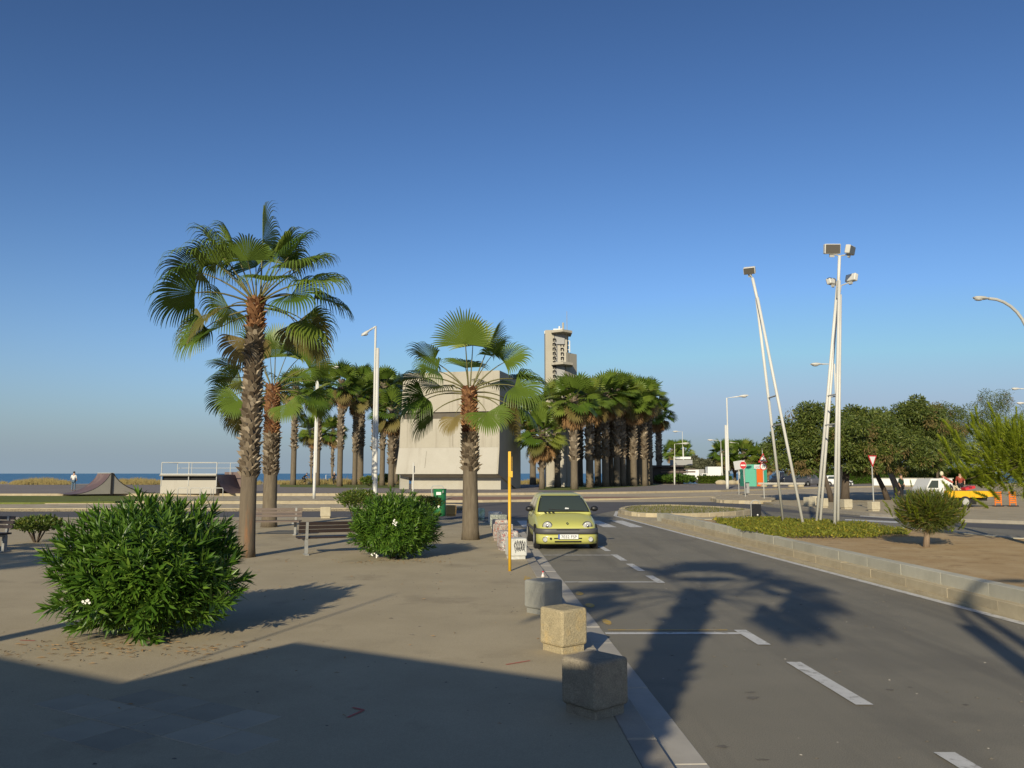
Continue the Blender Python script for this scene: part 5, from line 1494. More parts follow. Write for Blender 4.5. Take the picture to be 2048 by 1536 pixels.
# lamps behind the photographer whose shadows cross the road on the right
X, Y = g(1868, 1205); bx, by = shadow_base(X, Y, 6.7)
lamp('street lamp outside the view throwing the curved shadow on the road', (bx, by, 0), 6.9, (.8, .1, 0.05), 'galv', .115, .86, curved=.9, headsc=.8, group='street lamps behind the photographer')
X, Y = g(1925, 1208); bx, by = shadow_base(X, Y, 6.0)
t = thing('street_lamp', 'plain pole outside the view throwing the straight shadow on the road', 'street lamp', (bx, by, 0), 0, 'street lamps behind the photographer')
MB().tube([(0, 0, 0), (0, 0, 6.0)], [.11, .08], 10).build('post', M['galv'], t)

# ---------------------------------------------------------------- floodlight masts
def flood(parent, p, aim, w=.42, h=.30, d=.16):
    aim = Vector(aim).normalized()
    q = aim.to_track_quat('-Y', 'Z').to_matrix()
    M['flood_glass'] = M.get('flood_glass') or glassmat('floodlight glass', (.10, .09, .075), .25)
    f = link('floodlight', bm_mesh(rounded_box(w, d, h, .02, 1), 'floodlight', M['white_metal']), parent, p, rot=q.to_euler())
    MB().box((0, -d / 2 - .003, 0), (w * .9, .004, h * .86)).build('floodlight_glass', M['flood_glass'], f)
    MB().box((0, 0, -h / 2 - .05), (w * .3, .05, .1)).build('bracket', M['galv'], f)
    return f
def mast(label, feet, join, top, heads, Y, bars, r=.045, zb=SOILZ):
    A, B = [Vector((*g(px, py, zb), zb)) for px, py in feet]
    J = at(join[0], join[1], Y); T = at(top[0], top[1], Y)
    root = thing('floodlight_mast', label, 'floodlight mast', (A + B) / 2, 0, 'leaning floodlight masts')
    o = (A + B) / 2
    for P_ in (A, B):
        MB().tube([tuple(P_ - o - Vector((0, 0, .05))), tuple(J - o + (P_ - o).normalized() * .05)], r, 10).build('leg', M['white_metal'], root, True)
    MB().tube([tuple(J - o - (T - J).normalized() * .55), tuple(T - o)], r * 1.05, 10).build('upper_tube', M['white_metal'], root, True)
    for tt in bars:
        MB().tube([tuple(A.lerp(J, tt) - o), tuple(B.lerp(J, tt) - o)], .025, 6).build('crossbar', M['galv'], root)
    for (px, py, aim, w) in heads:
        p = at(px, py, Y); f = flood(root, p - o, aim, w, w * .62)
        MB().tube([tuple(T - o), tuple(p - o - Vector((0, 0, w * .3)))], .022, 6).build('head_arm', M['galv'], root)
    return root
mast('leftmost floodlight mast, two legs leaning left to one lamp', ((1567, 1046), (1608, 1054)), (1514, 596), (1505, 556), [(1499, 541, (-.5, -1, -.5), .36)], 25.6, (.44, .565))
mast('tallest floodlight mast with two lamps on top', ((1632, 1050), (1669, 1055)), (1677, 562), (1679, 512), [(1664, 498, (0, -1, -.18), .50), (1700, 500, (.8, -.75, -.25), .44)], 25.4, (.41, .53))
mast('middle floodlight mast behind the tallest one with two lower lamps', ((1640, 1048), (1676, 1050)), (1678, 590), (1680, 572), [(1663, 563, (-.6, 1, -.3), .34), (1703, 556, (1, .5, -.3), .40)], 26.6, (.42, .55))

# ---------------------------------------------------------------- benches
def bench(label, loc, rz, mat, L=1.8, slats_back=3, leg='iron', seat=.42, top=.80):
    t = thing('park_bench', label, 'bench', loc, rz, 'slatted park benches')
    for x in (-L / 2 + .18, L / 2 - .18):
        MB().box((x, 0.0, seat / 2 - .02), (.07, .09, seat - .04)).build('leg', M[leg], t)
        MB().box((x, -.2, seat - .03), (.06, .48, .05)).build('seat_bracket', M[leg], t)
        MB().box((x, .06, (seat + top) / 2), (.06, .05, top - seat), M=Matrix.Rotation(-.12, 3, 'X')).build('back_bracket', M[leg], t)
        MB().box((x, 0, .015), (.09, .34, .03)).build('foot', M[leg], t)
    for k in range(4):
        MB().box((0, -.40 + k * .118, seat + .02), (L, .10, .04)).build('seat_slat', M[mat], t)
    n = slats_back
    for k in range(n):
        z = seat + .14 + k * (top - seat - .12) / n
        MB().box((0, .03 + k * .022, z + .03), (L, .035, (top - seat) / n * .56), M=Matrix.Rotation(-.12, 3, 'X')).build('back_slat', M[mat], t)
    return t
p = Vector((*g(612, 1110, PAVZ), 0)); rz = radians(22) 
ax = Vector((cos(rz), sin(rz), 0))
c = p + ax * .72
bench('dark slatted bench half hidden by the smaller oleander', (c.x, c.y, PAVZ), rz + pi, 'wood_dark', 1.8, 3, seat=.36, top=.74)
p = Vector((*g(590, 1070, PAVZ), 0)); c = p + Vector((-.75, .0, 0))
bench('worn brown slatted bench between the two left palms', (c.x, c.y, PAVZ), radians(4), 'wood_worn', 1.85, 3, seat=.40, top=.80)
p = Vector((*g(-12, 1104, PAVZ), 0))
bench('dark slatted bench cut by the left edge of the picture', (p.x - .42, p.y + .1, PAVZ), radians(-14), 'wood_dark', 1.8, 3, seat=.42, top=.84)

# ---------------------------------------------------------------- skate ramps and railings
def ramp_profile(x0, x1, h, n=9, flip=False):
    """concave quarter pipe curve from the ground at x0 up to height h at x1"""
    out = []
    for k in range(n + 1):
        a = k / n * radians(72)
        out.append((sin(a) / sin(radians(72)), (1 - cos(a)) / (1 - cos(radians(72)))))
    return [(x0 + (x1 - x0) * a, h * b) for a, b in out]
M['ramp_face'] = pmat('brown ramp sheet', (.15, .095, .085), (.115, .075, .07), .8, .55, spec=.4, c3=(.19, .13, .115), s3=.5, t3=.55)
M['ramp_side'] = pmat('grey ramp side', (.26, .245, .21), (.23, .215, .19), .8, .8)
def extrude_xz(poly, y0, y1, mats, face_m=None):
    mb = MB(); n = len(poly)
    mb.add([(x, y0, z) for x, z in poly] + [(x, y1, z) for x, z in poly], [tuple(range(n)), tuple(reversed(range(n, 2 * n)))])
    return mb
def skate_ramp():
    Y = 65.0
    z0 = .37; b = at(222, 989, Y); H = at(222, 947, Y).z - z0
    root = thing('skate_ramp', 'brown double sided skate ramp with grey flank by the sea', 'skate ramp', (b.x, Y, z0), radians(42))
    w = 3.3
    A = ramp_profile(-2.9, -.12, H); D = ramp_profile(3.4, .12, H)
    for prof in (A, D):
        mb = MB()
        for (x0, zz0), (x1, zz1) in zip(prof[:-1], prof[1:]):
            mb.add([(x0, 0, zz0 + .004), (x1, 0, zz1 + .004), (x1, w, zz1 + .004), (x0, w, zz0 + .004)], [(0, 1, 2, 3)])
        recalc_(mb.build('riding_face', M['ramp_face'], root, True))
    poly = A + D[::-1]
    n = len(poly)
    mb = MB(); mb.add([(x, .03, max(z - .03, .002)) for x, z in poly], [tuple(range(n))])
    mb.add([(x, w - .03, max(z - .03, .002)) for x, z in poly], [tuple(reversed(range(n)))])
    mb.build('flank', M['ramp_side'], root)
    MB().box((0, w / 2, H - .01), (.26, w, .04)).build('deck', M['ramp_face'], root)
    for x in (-.13, .13): MB().tube([(x, -.02, H + .03), (x, w, H + .03)], .04, 6).build('coping', M['galv'], root)
    MB().box((0, -.02, H / 2), (.12, .08, H + .1)).build('edge_post', M['dark'], root)
    MB().tube([(x, 0.0, z + .01) for x, z in D], .03, 5).build('edge_strip', M['dark'], root)
def recalc_(o): return o
skate_ramp()
def ramp_box():
    Y = 66.0
    x0, x1, x2 = at(320, 989, Y).x, at(433, 989, Y).x, at(466, 989, Y).x
    z0 = .37; H = at(400, 949, Y).z - z0
    root = thing('skate_platform', 'white sided skate platform with a railing and a brown quarter pipe', 'skate ramp', (x0, Y, z0), -.03)
    W = x1 - x0
    MB().box((W / 2, 1.5, (H - .45) / 2), (W, 3.0, H - .45)).build('side_wall', M['concrete_pale'], root)
    MB().box((W / 2, 1.45, H - .06), (W + .1, 3.2, .12)).build('deck', M['ramp_side'], root)
    MB().box((W / 2, 1.6, H - .285), (W - .1, 2.7, .33)).build('deck_frame', M['dark'], root)
    Q = ramp_profile(x2 - x0, W, H - .02)
    mb = MB()
    for (a, za), (b, zb) in zip(Q[:-1], Q[1:]):
        mb.add([(a, 0, za), (b, 0, zb), (b + .3, 3.4, zb), (a + .3, 3.4, za)], [(0, 1, 2, 3)])
    mb.build('riding_face', M['ramp_face'], root, True)
    wl_ = MB().box((x2 - x0 - .9, 3.3, H / 2 + .1), (2.0, .1, H + .2)).build('riding_face', M['ramp_face'], root)
    MB().box((x2 - x0 + .1, 3.2, H / 2 + .1), (.12, .3, H + .2)).build('edge_post', M['dark'], root)
    hr = at(400, 925, Y).z - z0
    for x in (.05, W * .5, W): MB().tube([(x, 0, H - .9), (x, 0, hr)], .04, 6).build('rail_post', M['galv'], root)
    for x in (.05, W * .28, W * .75, W): MB().tube([(x, 2.9, H), (x, 2.9, hr)], .03, 6).build('rail_post', M['galv'], root)
    for z in (hr, (hr + H) / 2 + .05):
        MB().tube([(.05, 2.9, z), (W + 1.3, 2.9, z)], .025, 6).build('rail', M['galv'], root)
    MB().tube([(.05, 0, hr), (W, 0, hr)], .035, 6).build('rail', M['galv'], root)
    MB().tube([(.05, 0, hr), (.05, 2.9, hr)], .03, 6).build('rail', M['galv'], root)
    MB().tube([(0, -.06, H + .02), (W, -.06, H + .02)], .05, 6).build('coping', M['white_metal'], root)
ramp_box()
for i, px in enumerate((365, 390, 412, 436)):
    p = at(px, 993, 62.5)
    t = thing('bicycle_rack', 'steel hoop bicycle rack, %s from the left in front of the skate platform' % ORD[i], 'bicycle rack', (p.x, 62.5, .17), 0, 'hoop bicycle racks')
    MB().tube([(-.36, 0, 0), (-.36, 0, .62), (-.3, 0, .70), (.3, 0, .70), (.36, 0, .62), (.36, 0, 0)], .03, 8).build('hoop', M['galv'], t, True)
for i, (px, py) in enumerate(((652, 952), (695, 952))):
    p = at(px + 5, 957, 158)
    t = thing('beach_goal', 'small white beach football goal, %s one seen between palm trunks' % ('left', 'right')[i], 'goal', (p.x, 158, -.85), 0, 'beach goals')
    hh = at(px, py - 2, 158).z + .85
    MB().tube([(-.5, 0, 0), (-.5, 0, hh), (.5, 0, hh), (.5, 0, 0)], .055, 6).build('frame', M['white'], t)

# ---------------------------------------------------------------- cars
def carpaint(name, c, rough=.35):
    m, nt, b = nodes_of(name)
    b.inputs['Base Color'].default_value = col4(c); b.inputs['Roughness'].default_value = rough
    b.inputs['Specular IOR Level'].default_value = .4
    b.inputs['Coat Weight'].default_value = .35; b.inputs['Coat Roughness'].default_value = .12
    return m
def recalc(o):
    bm = bmesh.new(); bm.from_mesh(o.data); bmesh.ops.recalc_face_normals(bm, faces=bm.faces); bm.to_mesh(o.data); bm.free()
    return o
def loft(sections, closed=True):
    mb = MB(); n = len(sections[0])
    for s in sections: mb.v.extend([tuple(p) for p in s])
    for i in range(len(sections) - 1):
        for k in range(n if closed else n - 1):
            k2 = (k + 1) % n
            mb.f.append((i * n + k, i * n + k2, (i + 1) * n + k2, (i + 1) * n + k)); mb.m.append(0)
    mb.f.append(tuple(range(n))); mb.m.append(0)
    mb.f.append(tuple((len(sections) - 1) * n + k for k in range(n))); mb.m.append(0)
    return mb
def subsurf(o, lv=2):
    m = o.modifiers.new('smooth', 'SUBSURF'); m.levels = lv; m.render_levels = lv
    return o
def wheel(root, x, y, r, w=.17, rim='grey'):
    s = 1 if x > 0 else -1
    wl_ = MB().tube([(x - s * w, y, r), (x - s * w * .95, y, r), (x - s * .02, y, r), (x, y, r)], [r * .93, r, r, r * .93], 24).build('wheel', M['tyre'], root, True)
    MB().tube([(x - s * .01, y, r), (x + s * .008, y, r)], [r * .62, r * .56], 20).build('rim', M[rim], wl_)
    MB().tube([(x + s * .009, y, r), (x + s * .014, y, r)], [r * .16, r * .14], 12).build('hub_cap', M['grey'], wl_)
def car(label, loc, rz, paint, name='parked_car', L=3.43, Wd=1.63, H=1.42, group='parked cars', detail=False, hood=.85, rear=3.38):
    """x across, y from the nose backwards, z up"""
    t = thing(name, label, 'car', loc, rz, group)
    hw = Wd / 2; k = H / 1.42
    st = [(0.00, .70, .20, .50, .55), (.05, .84, .19, .57, .62), (.18, .945, .18, .655, .715), (.5, .99, .18, .76, .825), (hood, 1.0, .18, .855, .925),
          (hood + .4, 1.0, .18, .91, .95), (L * .7, 1.0, .18, .93, .96), (L * .9, .985, .19, .93, .96), (L * .975, .94, .22, .90, .93), (L, .82, .27, .78, .84)]
    secs = []
    for y, w, zb, zs, zt in st:
        w *= hw; zs *= k; zt *= k
        hp = [(w * .80, zb), (w * .965, zb + .06), (w, zb + (zs - zb) * .45), (w * .985, zb + (zs - zb) * .78), (w * .93, zs), (w * .62, zt - .012), (w * .25, zt)]
        secs.append([(x, y, z) for x, z in hp] + [(-x, y, z) for x, z in hp[::-1]])
    b = recalc(loft(secs).build('body', paint, t, True)); subsurf(b, 2)
    # cabin: rounded rings from the waist up
    def ringz(z, y0, y1, w, r):
        pts = []
        for cx, cy, a0 in ((w - r, y1 - r, 0), (-w + r, y1 - r, 90), (-w + r, y0 + r, 180), (w - r, y0 + r, 270)):
            for q in range(4):
                a = radians(a0 + q * 30)
                pts.append((cx + r * cos(a), cy + r * sin(a), z))
        return pts
    yb = hood
    R_ = [(.86 * k, yb - .04, rear + .0, hw * .93, .10), (.95 * k, yb + .06, rear - .02, hw * .915, .12), (1.15 * k, yb + .36, rear - .10, hw * .84, .14), (1.30 * k, yb + .62, rear - .20, hw * .755, .16), (1.375 * k, yb + .80, rear - .32, hw * .69, .2), (1.415 * k, yb + 1.02, rear - .55, hw * .56, .2), (1.42 * k, yb + 1.4, rear - .9, hw * .3, .1)]
    cb = recalc(loft([ringz(*q) for q in R_]).build('cabin', paint, t, True))
    def prow(z, q0, q1, idx):
        f = (z - q0[0]) / (q1[0] - q0[0]); return q0[idx] + (q1[idx] - q0[idx]) * f
    def atz(z, idx):
        for a, c in zip(R_[:-1], R_[1:]):
            if a[0] <= z <= c[0]: return prow(z, a, c, idx)
    # windscreen, slightly proud of the cabin
    def pane(name, fn, z0, z1, n=5, mat='glass', par=None):
        mb = MB()
        for i in range(n + 1):
            z = z0 + (z1 - z0) * i / n
            mb.v.extend(fn(z))
        w = len(fn(z0))
        for i in range(n):
            for j in range(w - 1):
                mb.f.append((i * w + j, i * w + j + 1, (i + 1) * w + j + 1, (i + 1) * w + j)); mb.m.append(0)
        return recalc(mb.build(name, M[mat], par or t, True))
    def front(sc, d):
        def f(z):
            w = (atz(z, 3) - .045) * sc; y = atz(z, 1) - d
            W_, r_ = atz(z, 3), atz(z, 4)
            def yo(x):
                e = max(0.0, abs(x) - (W_ - r_)); return r_ - sqrt(max(0.0, r_ * r_ - e * e))
            return [(w * u, y + yo(w * u), z) for u in (-1, -.93, -.86, -.66, -.33, 0, .33, .66, .86, .93, 1)]
        return f
    pane('windscreen_seal', front(1.0, .016), .93 * k, 1.345 * k, 5, 'black')
    pane('windscreen', front(.955, .026), .945 * k, 1.33 * k)
    def back(z):
        w = (atz(z, 3) - .1) * .9; y = atz(z, 2) + .014
        return [(w * u, y - .08 * (abs(u) ** 3), z) for u in (-1, -.5, 0, .5, 1)]
    pane('rear_window', back, .98 * k, 1.28 * k)
    for s in (-1, 1):
        mb = MB()
        def sd(z, y): return (s * (atz(z, 3) + .008), y, z)
        z0, z1 = .955 * k, 1.285 * k
        yf0, yf1 = atz(z0, 1) + .24, atz(z1, 1) + .20
        ym = (yb + rear) / 2 + .12
        for (ya, yb2, yc, yd) in ((yf0, ym - .04, ym - .08, yf1), (ym + .04, rear - .28, rear - .48, ym)):
            mb = MB(); zm = (z0 + z1) / 2
            mb.add([sd(z0, ya), sd(z0, yb2), sd(zm, (yb2 + yc) / 2), sd(z1, yc), sd(z1, yd), sd(zm, (ya + yd) / 2)], [(0, 1, 2, 5), (5, 2, 3, 4)])
            recalc(mb.build('side_window', M['glass'], t))
        # mirror
        mr = MB().sphere((s * (hw + .075), hood + .42, 1.0 * k), (.105, .07, .075), 12, 8).build('wing_mirror', M['black'], t, True)
        MB().box((s * (hw - .02), hood + .45, .965 * k), (.14, .05, .03)).build('mirror_arm', M['black'], mr)
        for y in (.56, L - .56):
            MB().tube([(s * (hw - .12), y, .29), (s * (hw + .004), y, .29)], .345, 22).build('wheel_arch', M['dark'], t)
            wheel(t, s * (hw + .012), y, .275, .17)
    MB().box((0, (yb + 1.15 + rear - .7) / 2, 1.418 * k), (hw * 1.05, rear - .7 - yb - 1.15, .012)).build('sunroof', M['black'], t)
    # nose
    def plan(u, off=0.0):                           # outline of the nose seen from above
        return (u * hw * 1.0, .30 * abs(u) ** 8 - off)
    def band(name, z0, z1, off, mat, lean=0.0, par=None, u0=-1.0, u1=1.0, th=.06):
        U = [u0 + (u1 - u0) * i / 16 for i in range(17)]
        secs = []
        for u in U:
            x, y = plan(u, off)
            x2, y2 = plan(u, off - th)
            secs.append([(x, y + lean, z0), (x, y - .012, z0 + (z1 - z0) * .35), (x, y - .012, z0 + (z1 - z0) * .75), (x, y + .01, z1), (x2 * .97, y2, z1), (x2 * .97, y2, z0)])
        return recalc(loft(secs).build(name, mat if not isinstance(mat, str) else M[mat], par or t, True))
    bl = band('lower_bumper', .155, .405, .035, paint, .03)
    bu = band('upper_bumper', .407, .545, .055, 'bumper_grey')
    band('upper_grille', .50, .528, .062, 'dark', 0, bu, -.36, .36, .02)
    band('lower_grille', .285, .315, .052, 'dark', 0, bl, -.44, .44, .02)
    band('lower_grille', .205, .240, .050, 'dark', 0, bl, -.42, .42, .02)
    for s in (-1, 1):
        hl = MB().sphere((0, 0, 0), (.118, .05, .118), 18, 10).build('headlight', M['lens'], t, True, loc=(s * .515, .075, .605))
        hl.rotation_euler = (.45, 0, s * .25)
        MB().tube([(s * .515, .085, .60), (s * .515, .10, .605)], .132, 20).build('headlight_rim', M['bumper_grey'], t)
        hb = MB().sphere((0, -.035, .01), (.045, .03, .045), 10, 6).build('reflector_bulb', M['chrome'], hl, True)
        fx = s * .585; fy = plan(fx / hw, .05)[1]
        fl_ = MB().tube([(fx, fy + .03, .275), (fx, fy - .012, .275)], .056, 16).build('fog_light', M['lens'], t)
        MB().tube([(fx, fy + .03, .275), (fx, fy - .006, .275)], .068, 16).build('fog_rim', M['bumper_grey'], fl_)
    pl = MB().box((.0, -.085, .345), (.52, .014, .115)).build('number_plate', M['white'], t)
    MB().box((-.238, -.094, .345), (.042, .004, .113)).build('country_strip', M['blue'], pl)
    if detail:
        text_obj('7032 FSP', .108, M['ink'], 'plate_number', pl, (.018, -.0935, .307), 0, 'CENTER', (1.0, 1.0, 1.0))
        tw = MB().tube([(-.44, plan(-.54, .05)[1] + .03, .295), (-.44, plan(-.54, .05)[1] - .012, .295)], .03, 12).build('towing_eye_hole', M['dark'], t)
        for i in range(3):
            MB().box((-.50 + i * .105, hood - .105, .918), (.06, .075, .012), M=Matrix.Rotation(.14, 3, 'X')).build('bonnet_vent', M['dark'], t)
        e = MB().add([(0, -.012, .055), (.035, -.012, 0), (0, -.012, -.055), (-.035, -.012, 0), (0, -.012, .03), (.017, -.012, 0), (0, -.012, -.03), (-.017, -.012, 0)], [(0, 1, 5, 4), (1, 2, 6, 5), (2, 3, 7, 6), (3, 0, 4, 7)])
        m_ = MB(); m_.add([(0, -.0, .055), (.035, -.0, 0), (0, -.0, -.055), (-.035, -.0, 0), (0, -.0, .03), (.017, -.0, 0), (0, -.0, -.03), (-.017, -.0, 0)], [(0, 1, 5, 4), (1, 2, 6, 5), (2, 3, 7, 6), (3, 0, 4, 7)])
        em = m_.build('emblem', M['chrome'], t, loc=(0, .075, .672)); em.rotation_euler = (-.9, 0, 0)
        # wipers, papers behind the glass
        for (x0, x1, za, zb) in ((-.40, .12, 1.00, .965), (.05, .55, .985, .955)):
            MB().tube([(x0, front(1, .035)(za)[5][1], za), (x1, front(1, .04)(zb)[5][1], zb)], .010, 6).build('wiper', M['black'], t)
        for (x, z, w, h, ro) in ((.10, 1.01, .10, .075, .2), (-.50, .99, .13, .03, .3)):
            y = front(1, .0)(z)[5][1]
            MB().box((x, y - .024 + .07 * (abs(x) / .7) ** 3, z), (w, .004, h), M=Matrix.Rotation(-.92, 3, 'X') @ Matrix.Rotation(ro, 3, 'Y')).build('paper_slip', M['white'], t)
        for s in (-1, 1):
            MB().box((s * (hw + .006), 1.75, .50), (.02, 2.0, .07)).build('side_strip', M['bumper_grey'], t)
            MB().box((s * (hw + .005), 2.05, .80), (.03, .14, .03)).build('door_handle', M['bumper_grey'], t)
    return t
M['bumper_grey'] = plain('bumper plastic', (.075, .075, .08), .55)
M['car_lime'] = carpaint('lime car paint', (.46, .455, .125))
M['car_white'] = carpaint('white car paint', (.72, .72, .70)); M['car_grey'] = carpaint('grey car paint', (.10, .10, .115)); M['car_dark'] = carpaint('dark blue car paint', (.025, .028, .04))
cf = g(1134, 1100); 
car('lime yellow hatchback parked facing the camera at the kerb', (cf[0] + .02, cf[1] - .05, 0), radians(3.2), M['car_lime'], 'hatchback_car', detail=True)
p = at(1604, 969, 106)
car('grey hatchback seen from behind at the car park edge', (p.x + .6, 106 + 3.6, .36), radians(180 + 18), M['car_grey'], 'hatchback_car', 3.9, 1.7, 1.46)
p = at(1730, 971, 104)
car('white hatchback seen from the side right of the masts', (p.x - 1.65, 104, .36), radians(84), M['car_white'], 'hatchback_car', 3.5, 1.62, 1.36)
p = at(1566, 965, 112)
car('tall dark blue van behind the grey hatchback', (p.x + .2, 112 + 4.2, .36), radians(180 + 10), M['car_dark'], 'dark_van', 4.2, 1.8, 1.8)
p = at(1545, 966, 112)
car('low dark car beside the green kiosk', (p.x, 114, .36), radians(60), M['car_dark'], 'dark_car', 3.9, 1.7, 1.35)
p = at(1650, 966, 122)
car('distant pale green car beyond the masts', (p.x - 1.5, 122, .36), radians(80), M['car_grey'], 'distant_car', 3.9, 1.7, 1.4)

def box_van(label, px, py, Y, W, H, D, mat, cab=True):
    p = at(px, py, Y)
    t = thing('delivery_van', label, 'van', (p.x, Y, .36), 0, 'vans in the car park')
    MB().box((0, 0, H * .55 + .3), (W, D, H * .9)).build('cargo_body', M[mat], t)
    MB().box((-W * .5 - .5, 0, .95), (1.0, D * .95, 1.3), taper=.9).build('cab', M[mat], t)
    MB().box((-W * .5 - .55, -D * .46, 1.25), (.6, .12, .5)).build('side_window', M['glass'], t)
    for x in (-W * .5 - .4, W * .3): 
        w_ = MB().tube([(x, -D / 2 - .02, .3), (x, -D / 2 + .2, .3)], .3, 14).build('wheel', M['tyre'], t)
box_van('white van with a dark windscreen in the far car park', 1385, 962, 140, 1.8, 1.9, 1.8, 'white')
box_van('grey box van in the far car park', 1398, 963, 142, 1.5, 2.0, 1.8, 'grey')
box_van('tall white van under the tamarisks in the far car park', 1427, 961, 138, 2.2, 2.4, 1.8, 'white')
t = thing('white_wall', 'long low white wall in front of the far hedge', 'wall', (at(1825, 962, 112).x, 112, .36))
mb = MB().box((0, 0, .45), (at(1905, 950, 112).x - at(1748, 950, 112).x, .3, .9)).build('wall_body', M['white'], t)
MB().box((0, 0, .95), (10.9, .38, .1)).build('coping', M['concrete_pale'], t)
# long low bench like wall with boulders at the car park edge
t = thing('low_concrete_beam', 'long pale concrete beam on stones below the parked cars', 'wall', (at(1562, 969, 98).x, 98, .36), -.03)
MB().box((0, 0, .42), (5.4, .4, .22)).build('beam', M['concrete_pale'], t)
for x in (-2.0, -.6, 1.2, 2.3): MB().sphere((x, 0, .12), (.42, .3, .2), 8, 5).build('stone', M['stone_tan'], t)
for i, (px, nm) in enumerate(((1442, 'left of the tall white lamp'), (1464, 'right of the tall white lamp'), (1478, 'below the notice board'))):
    p = at(px, 962, 122)
    t = tag(MB().sphere((0, 0, .25), (.9 - .2 * i, .5, .42), 9, 6).build('boulder', M['stone_tan'], None, False, (p.x, 122, .36)), 'pale boulder at the car park edge, ' + nm, 'boulder', 'boulders')

# ---------------------------------------------------------------- work truck, barriers
def truck():
    X, Y = g(1932, 1015, PAVZ)
    s = Y / FPX
    root = thing('work_truck', 'small white cabbed truck with a yellow flatbed parked under the trees', 'truck', (X, Y + .2, PAVZ), radians(2))
    def x(px): return (px - 1932) * s
    def z(py): return at(1932, py, Y).z - PAVZ
    M['truck_yellow'] = pmat('yellow truck paint', (.78, .42, .015), (.70, .38, .02), 2.0, .45)
    W = 1.45
    # cab: side profile extruded across
    prof = [(x(1857), z(978)), (x(1857), z(990)), (x(1893), z(992)), (x(1893), z(957)), (x(1868), z(957.5))]
    def ext(name, poly, y0, y1, mat, par=root):
        n = len(poly); mb = MB()
        mb.add([(a, y0, b) for a, b in poly] + [(a, y1, b) for a, b in poly], [tuple(range(n)), tuple(reversed(range(n, 2 * n)))] + [(i, n + i, n + (i + 1) % n, (i + 1) % n) for i in range(n)])
        return recalc(mb.build(name, M[mat], par))
    cab = ext('cab', prof, 0, W, 'car_white')
    ext('side_window', [(x(1860.5), z(976)), (x(1882), z(976)), (x(1883), z(961)), (x(1869.5), z(961))], -.008, .0, 'glass', cab)
    ext('cab_skirt', [(x(1858), z(990.2)), (x(1858), z(1003)), (x(1893), z(1003)), (x(1893), z(992.2))], .0, W, 'car_white')
    for k in range(4): MB().box((x(1866 + k * 5), -.012, z(981)), (.09, .012, .14)).build('cab_lettering', M['grey'], cab)
    ext('flatbed', [(x(1900), z(982)), (x(1900), z(995.5)), (x(1968), z(995.5)), (x(1992), z(993)), (x(1992), z(982.5)), (x(1965), z(982))], -.05, W + .05, 'truck_yellow')
    MB().box((x(1945), -.062, z(988.5)), (.06, .03, .34)).build('bed_post', M['truck_yellow'], root)
    MB().box((x(1930), W / 2, z(999)), (3.0, W * .7, .16)).build('chassis', M['dark'], root)
    for px in (1934, 1872):
        for yy in (.0, W):
            a = MB().tube([(x(px), yy - .10, .30), (x(px), yy + .10, .30)], .30, 20).build('wheel', M['tyre'], root)
            MB().tube([(x(px), yy - .108, .30), (x(px), yy - .10, .30)], .19, 16).build('rim', M['galv'], a)
    MB().box((x(1952), W / 2, z(1003)), (.5, W * .8, .35)).build('fuel_tank', M['dark'], root)
    # things on the bed
    MB().tube([(x(1899), .3, z(982)), (x(1900), .3, z(952))], .035, 8).build('crane_post', M['white_metal'], root)
    MB().tube([(x(1898), .3, z(953)), (x(1922), .5, z(965))], .06, 6).build('crane_arm', M['red_faded'], root)
    MB().sphere((x(1896.5), .3, z(947)), (.10, .10, .13), 10, 6).build('beacon', M['cream'], root)
    return root
M['red_faded'] = plain('faded red paint', (.50, .16, .12), .6); M['cream'] = plain('cream plastic', (.62, .56, .38), .5)
truck()
X, Y = g(1932, 1015, PAVZ); s_ = Y / FPX
t = thing('red_tool_case', 'flat red tool case lying tilted on the yellow flatbed', 'case', ((1948 - 1932) * s_ + X, Y + .5, at(1948, 980, Y).z))
MB().box((0, 0, .10), (.56, .5, .14), M=Matrix.Rotation(-.22, 3, 'Y')).build('case_body', M['red'], t)
MB().box((0, -.26, .12), (.16, .03, .04)).build('handle', M['black'], t)
t = thing('tool_heap', 'jumble of grey tools and hoses on the flatbed behind the cab', 'tools', ((1920 - 1932) * s_ + X, Y + .6, at(1920, 982, Y).z - .02))
rn = random.Random(8)
for k in range(9): MB().tube([(rn.uniform(-.5, .5), rn.uniform(-.3, .3), .04), (rn.uniform(-.3, .3), rn.uniform(-.3, .3), rn.uniform(.15, .4)), (rn.uniform(-.5, .5), rn.uniform(-.3, .3), .08)], .03, 6).build('tool', M[rn.choice(['grey', 'galv', 'dark', 'cream'])], t)
M['mesh_orange'] = pmat('orange barrier mesh', (.80, .22, .02), (.70, .16, .02), 8.0, .6)
for i, (px, nm) in enumerate(((1997, 'left orange work barrier behind the truck'), (2026, 'right orange work barrier at the picture edge'))):
    X, Y = g(px, 1013, PAVZ)
    t = thing('work_barrier', nm, 'barrier', (X, Y, PAVZ), .2, 'orange work barriers')
    for sx in (-.2, .2): MB().box((sx, 0, .42), (.04, .04, .84)).build('post', M['mesh_orange'], t)
    for k in range(6): MB().box((0, -.025, .22 + k * .11), (.40, .012, .07), M=Matrix.Rotation(.05 * (k % 2), 3, 'Y')).build('net_band', M['mesh_orange'], t)
    MB().box((0, 0, .03), (.5, .3, .06)).build('foot', M['black'], t)
X, Y = g(1916, 1030, PAVZ)

